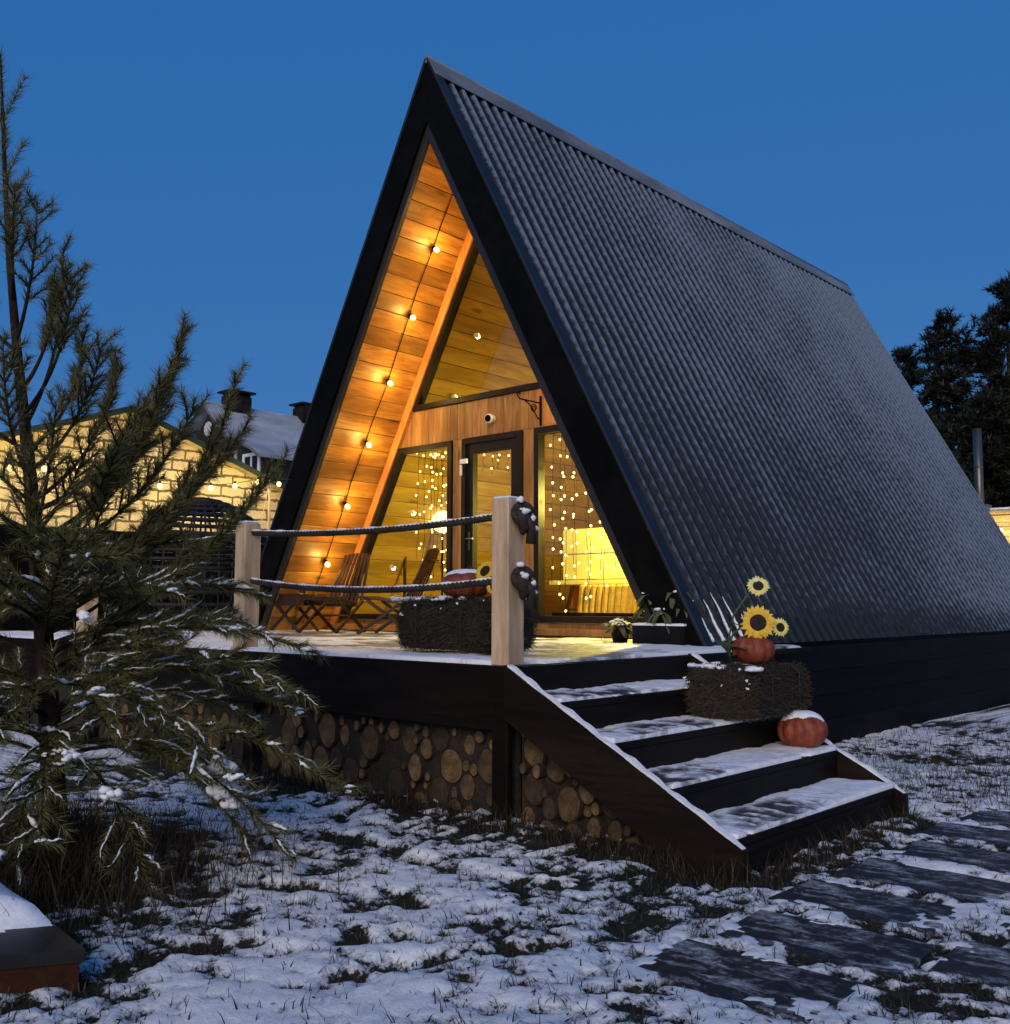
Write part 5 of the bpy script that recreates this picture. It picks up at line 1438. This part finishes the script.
# ------------------------------------------------------------------ NEAR LEFT CORNER: low timber box with snow
t = thing('timber_sandbox', 'low dark timber box corner with a snow mound, in front of the pine', 'timber box', (-3.8, 1.5, 0))
A = Vector((-3.30, 1.59)); B = Vector((-3.85, 1.66)) ; 
e1 = Vector((-.52, -.855)); e1.normalize(); e2 = Vector((-.99, .13)); e2.normalize()
def q2(u, v): p = A+e1*u+e2*v; return (p.x, p.y)
mb = MB(); mb.prism([q2(0,0), q2(1.6,0), q2(1.6,1.3), q2(0,1.3)], .098, .14, 'xy'); mb.build('lid', M['boxtop'], t)
mb = MB(); mb.prism([q2(.012,.012), q2(1.58,.012), q2(1.58,1.28), q2(.012,1.28)], -.05, .0975, 'xy'); mb.build('box', M['boxside'] if 'boxside' in M else M['stringer'], t)
V = []; nxx = 30
for i in range(nxx+1):
    for j in range(nxx+1):
        u, v = 1.5*i/nxx, 1.3*j/nxx; d = min(v-.36+.06*math.sin(u*7), 1.3-v, 1.5-u, u-.004)
        hgt = .10*max(0, min(1, d/.16))**.6*(1+.25*math.sin(u*9+v*5)) if d > 0 else -.004
        x, y = q2(u, v); V.append((x, y, .14+hgt))
F = [(i*(nxx+1)+j, (i+1)*(nxx+1)+j, (i+1)*(nxx+1)+j+1, i*(nxx+1)+j+1) for i in range(nxx) for j in range(nxx)]
mb = MB(); mb.add(V, F, True); mb.build('snow', M['snow'], t)

# ------------------------------------------------------------------ LIGHT, SKY, CAMERA
w = bpy.data.worlds.new('World'); SC.world = w; w.use_nodes = True; nt = w.node_tree
bg = nt.nodes['Background']
sun_dir = Vector((.42, -.80, .42)).normalized()
el = math.asin(sun_dir.z); az = math.atan2(sun_dir.x, sun_dir.y)
sky = nt.nodes.new('ShaderNodeTexSky'); sky.sky_type = 'NISHITA'; sky.sun_disc = False
sky.sun_elevation = el; sky.sun_rotation = az; sky.air_density = 1.0; sky.dust_density = .0; sky.ozone_density = 3.0
tc = nt.nodes.new('ShaderNodeTexCoord')
hs = nt.nodes.new('ShaderNodeHueSaturation'); hs.inputs['Saturation'].default_value = 1.0
nt.links.new(sky.outputs[0], hs.inputs['Color'])
mxs = nt.nodes.new('ShaderNodeMix'); mxs.data_type = 'RGBA'; mxs.blend_type = 'MIX'; mxs.inputs[0].default_value = .88
nt.links.new(hs.outputs[0], mxs.inputs[6]); mxs.inputs[7].default_value = (.16, 1.34, 4.1, 1)
nt.links.new(mxs.outputs[2], bg.inputs[0]); bg.inputs[1].default_value = .1

sl = bpy.data.lights.new('sun', 'SUN'); sl.energy = 2.05; sl.angle = R(40); sl.color = (1.0, .83, .66)
so = bpy.data.objects.new('sun', sl); COL.objects.link(so); so.rotation_euler = sun_dir.to_track_quat('Z', 'Y').to_euler(); so.location = (3, -8, 8)

f_, pi_, ro_, ya_, hc_ = 1014.62, .0909, .0026, .7425, 1.2542
Fv = Vector((-math.sin(ya_)*math.cos(pi_), math.cos(ya_)*math.cos(pi_), math.sin(pi_)))
Rv = Vector((math.cos(ya_), math.sin(ya_), 0)); Uv = Rv.cross(Fv)
R2 = Rv*math.cos(ro_)+Uv*math.sin(ro_); U2 = Uv*math.cos(ro_)-Rv*math.sin(ro_)
cam = bpy.data.cameras.new('camera'); cam.sensor_fit = 'AUTO'; cam.sensor_width = 36; cam.lens = 36*f_/1024; cam.clip_start = .05; cam.clip_end = 3000
co = bpy.data.objects.new('camera', cam); COL.objects.link(co)
mw = Matrix((R2, U2, -Fv)).transposed().to_4x4(); mw.translation = Vector((0, 0, hc_)); co.matrix_world = mw
SC.camera = co
SC.view_settings.view_transform = 'Standard'; SC.view_settings.look = 'None'; SC.view_settings.exposure = 0; SC.view_settings.gamma = 1
SC.cycles.use_denoising = True; SC.cycles.sample_clamp_indirect = 4; SC.cycles.max_bounces = 8; SC.cycles.transparent_max_bounces = 12
SC.cycles.caustics_reflective = False; SC.cycles.caustics_refractive = False
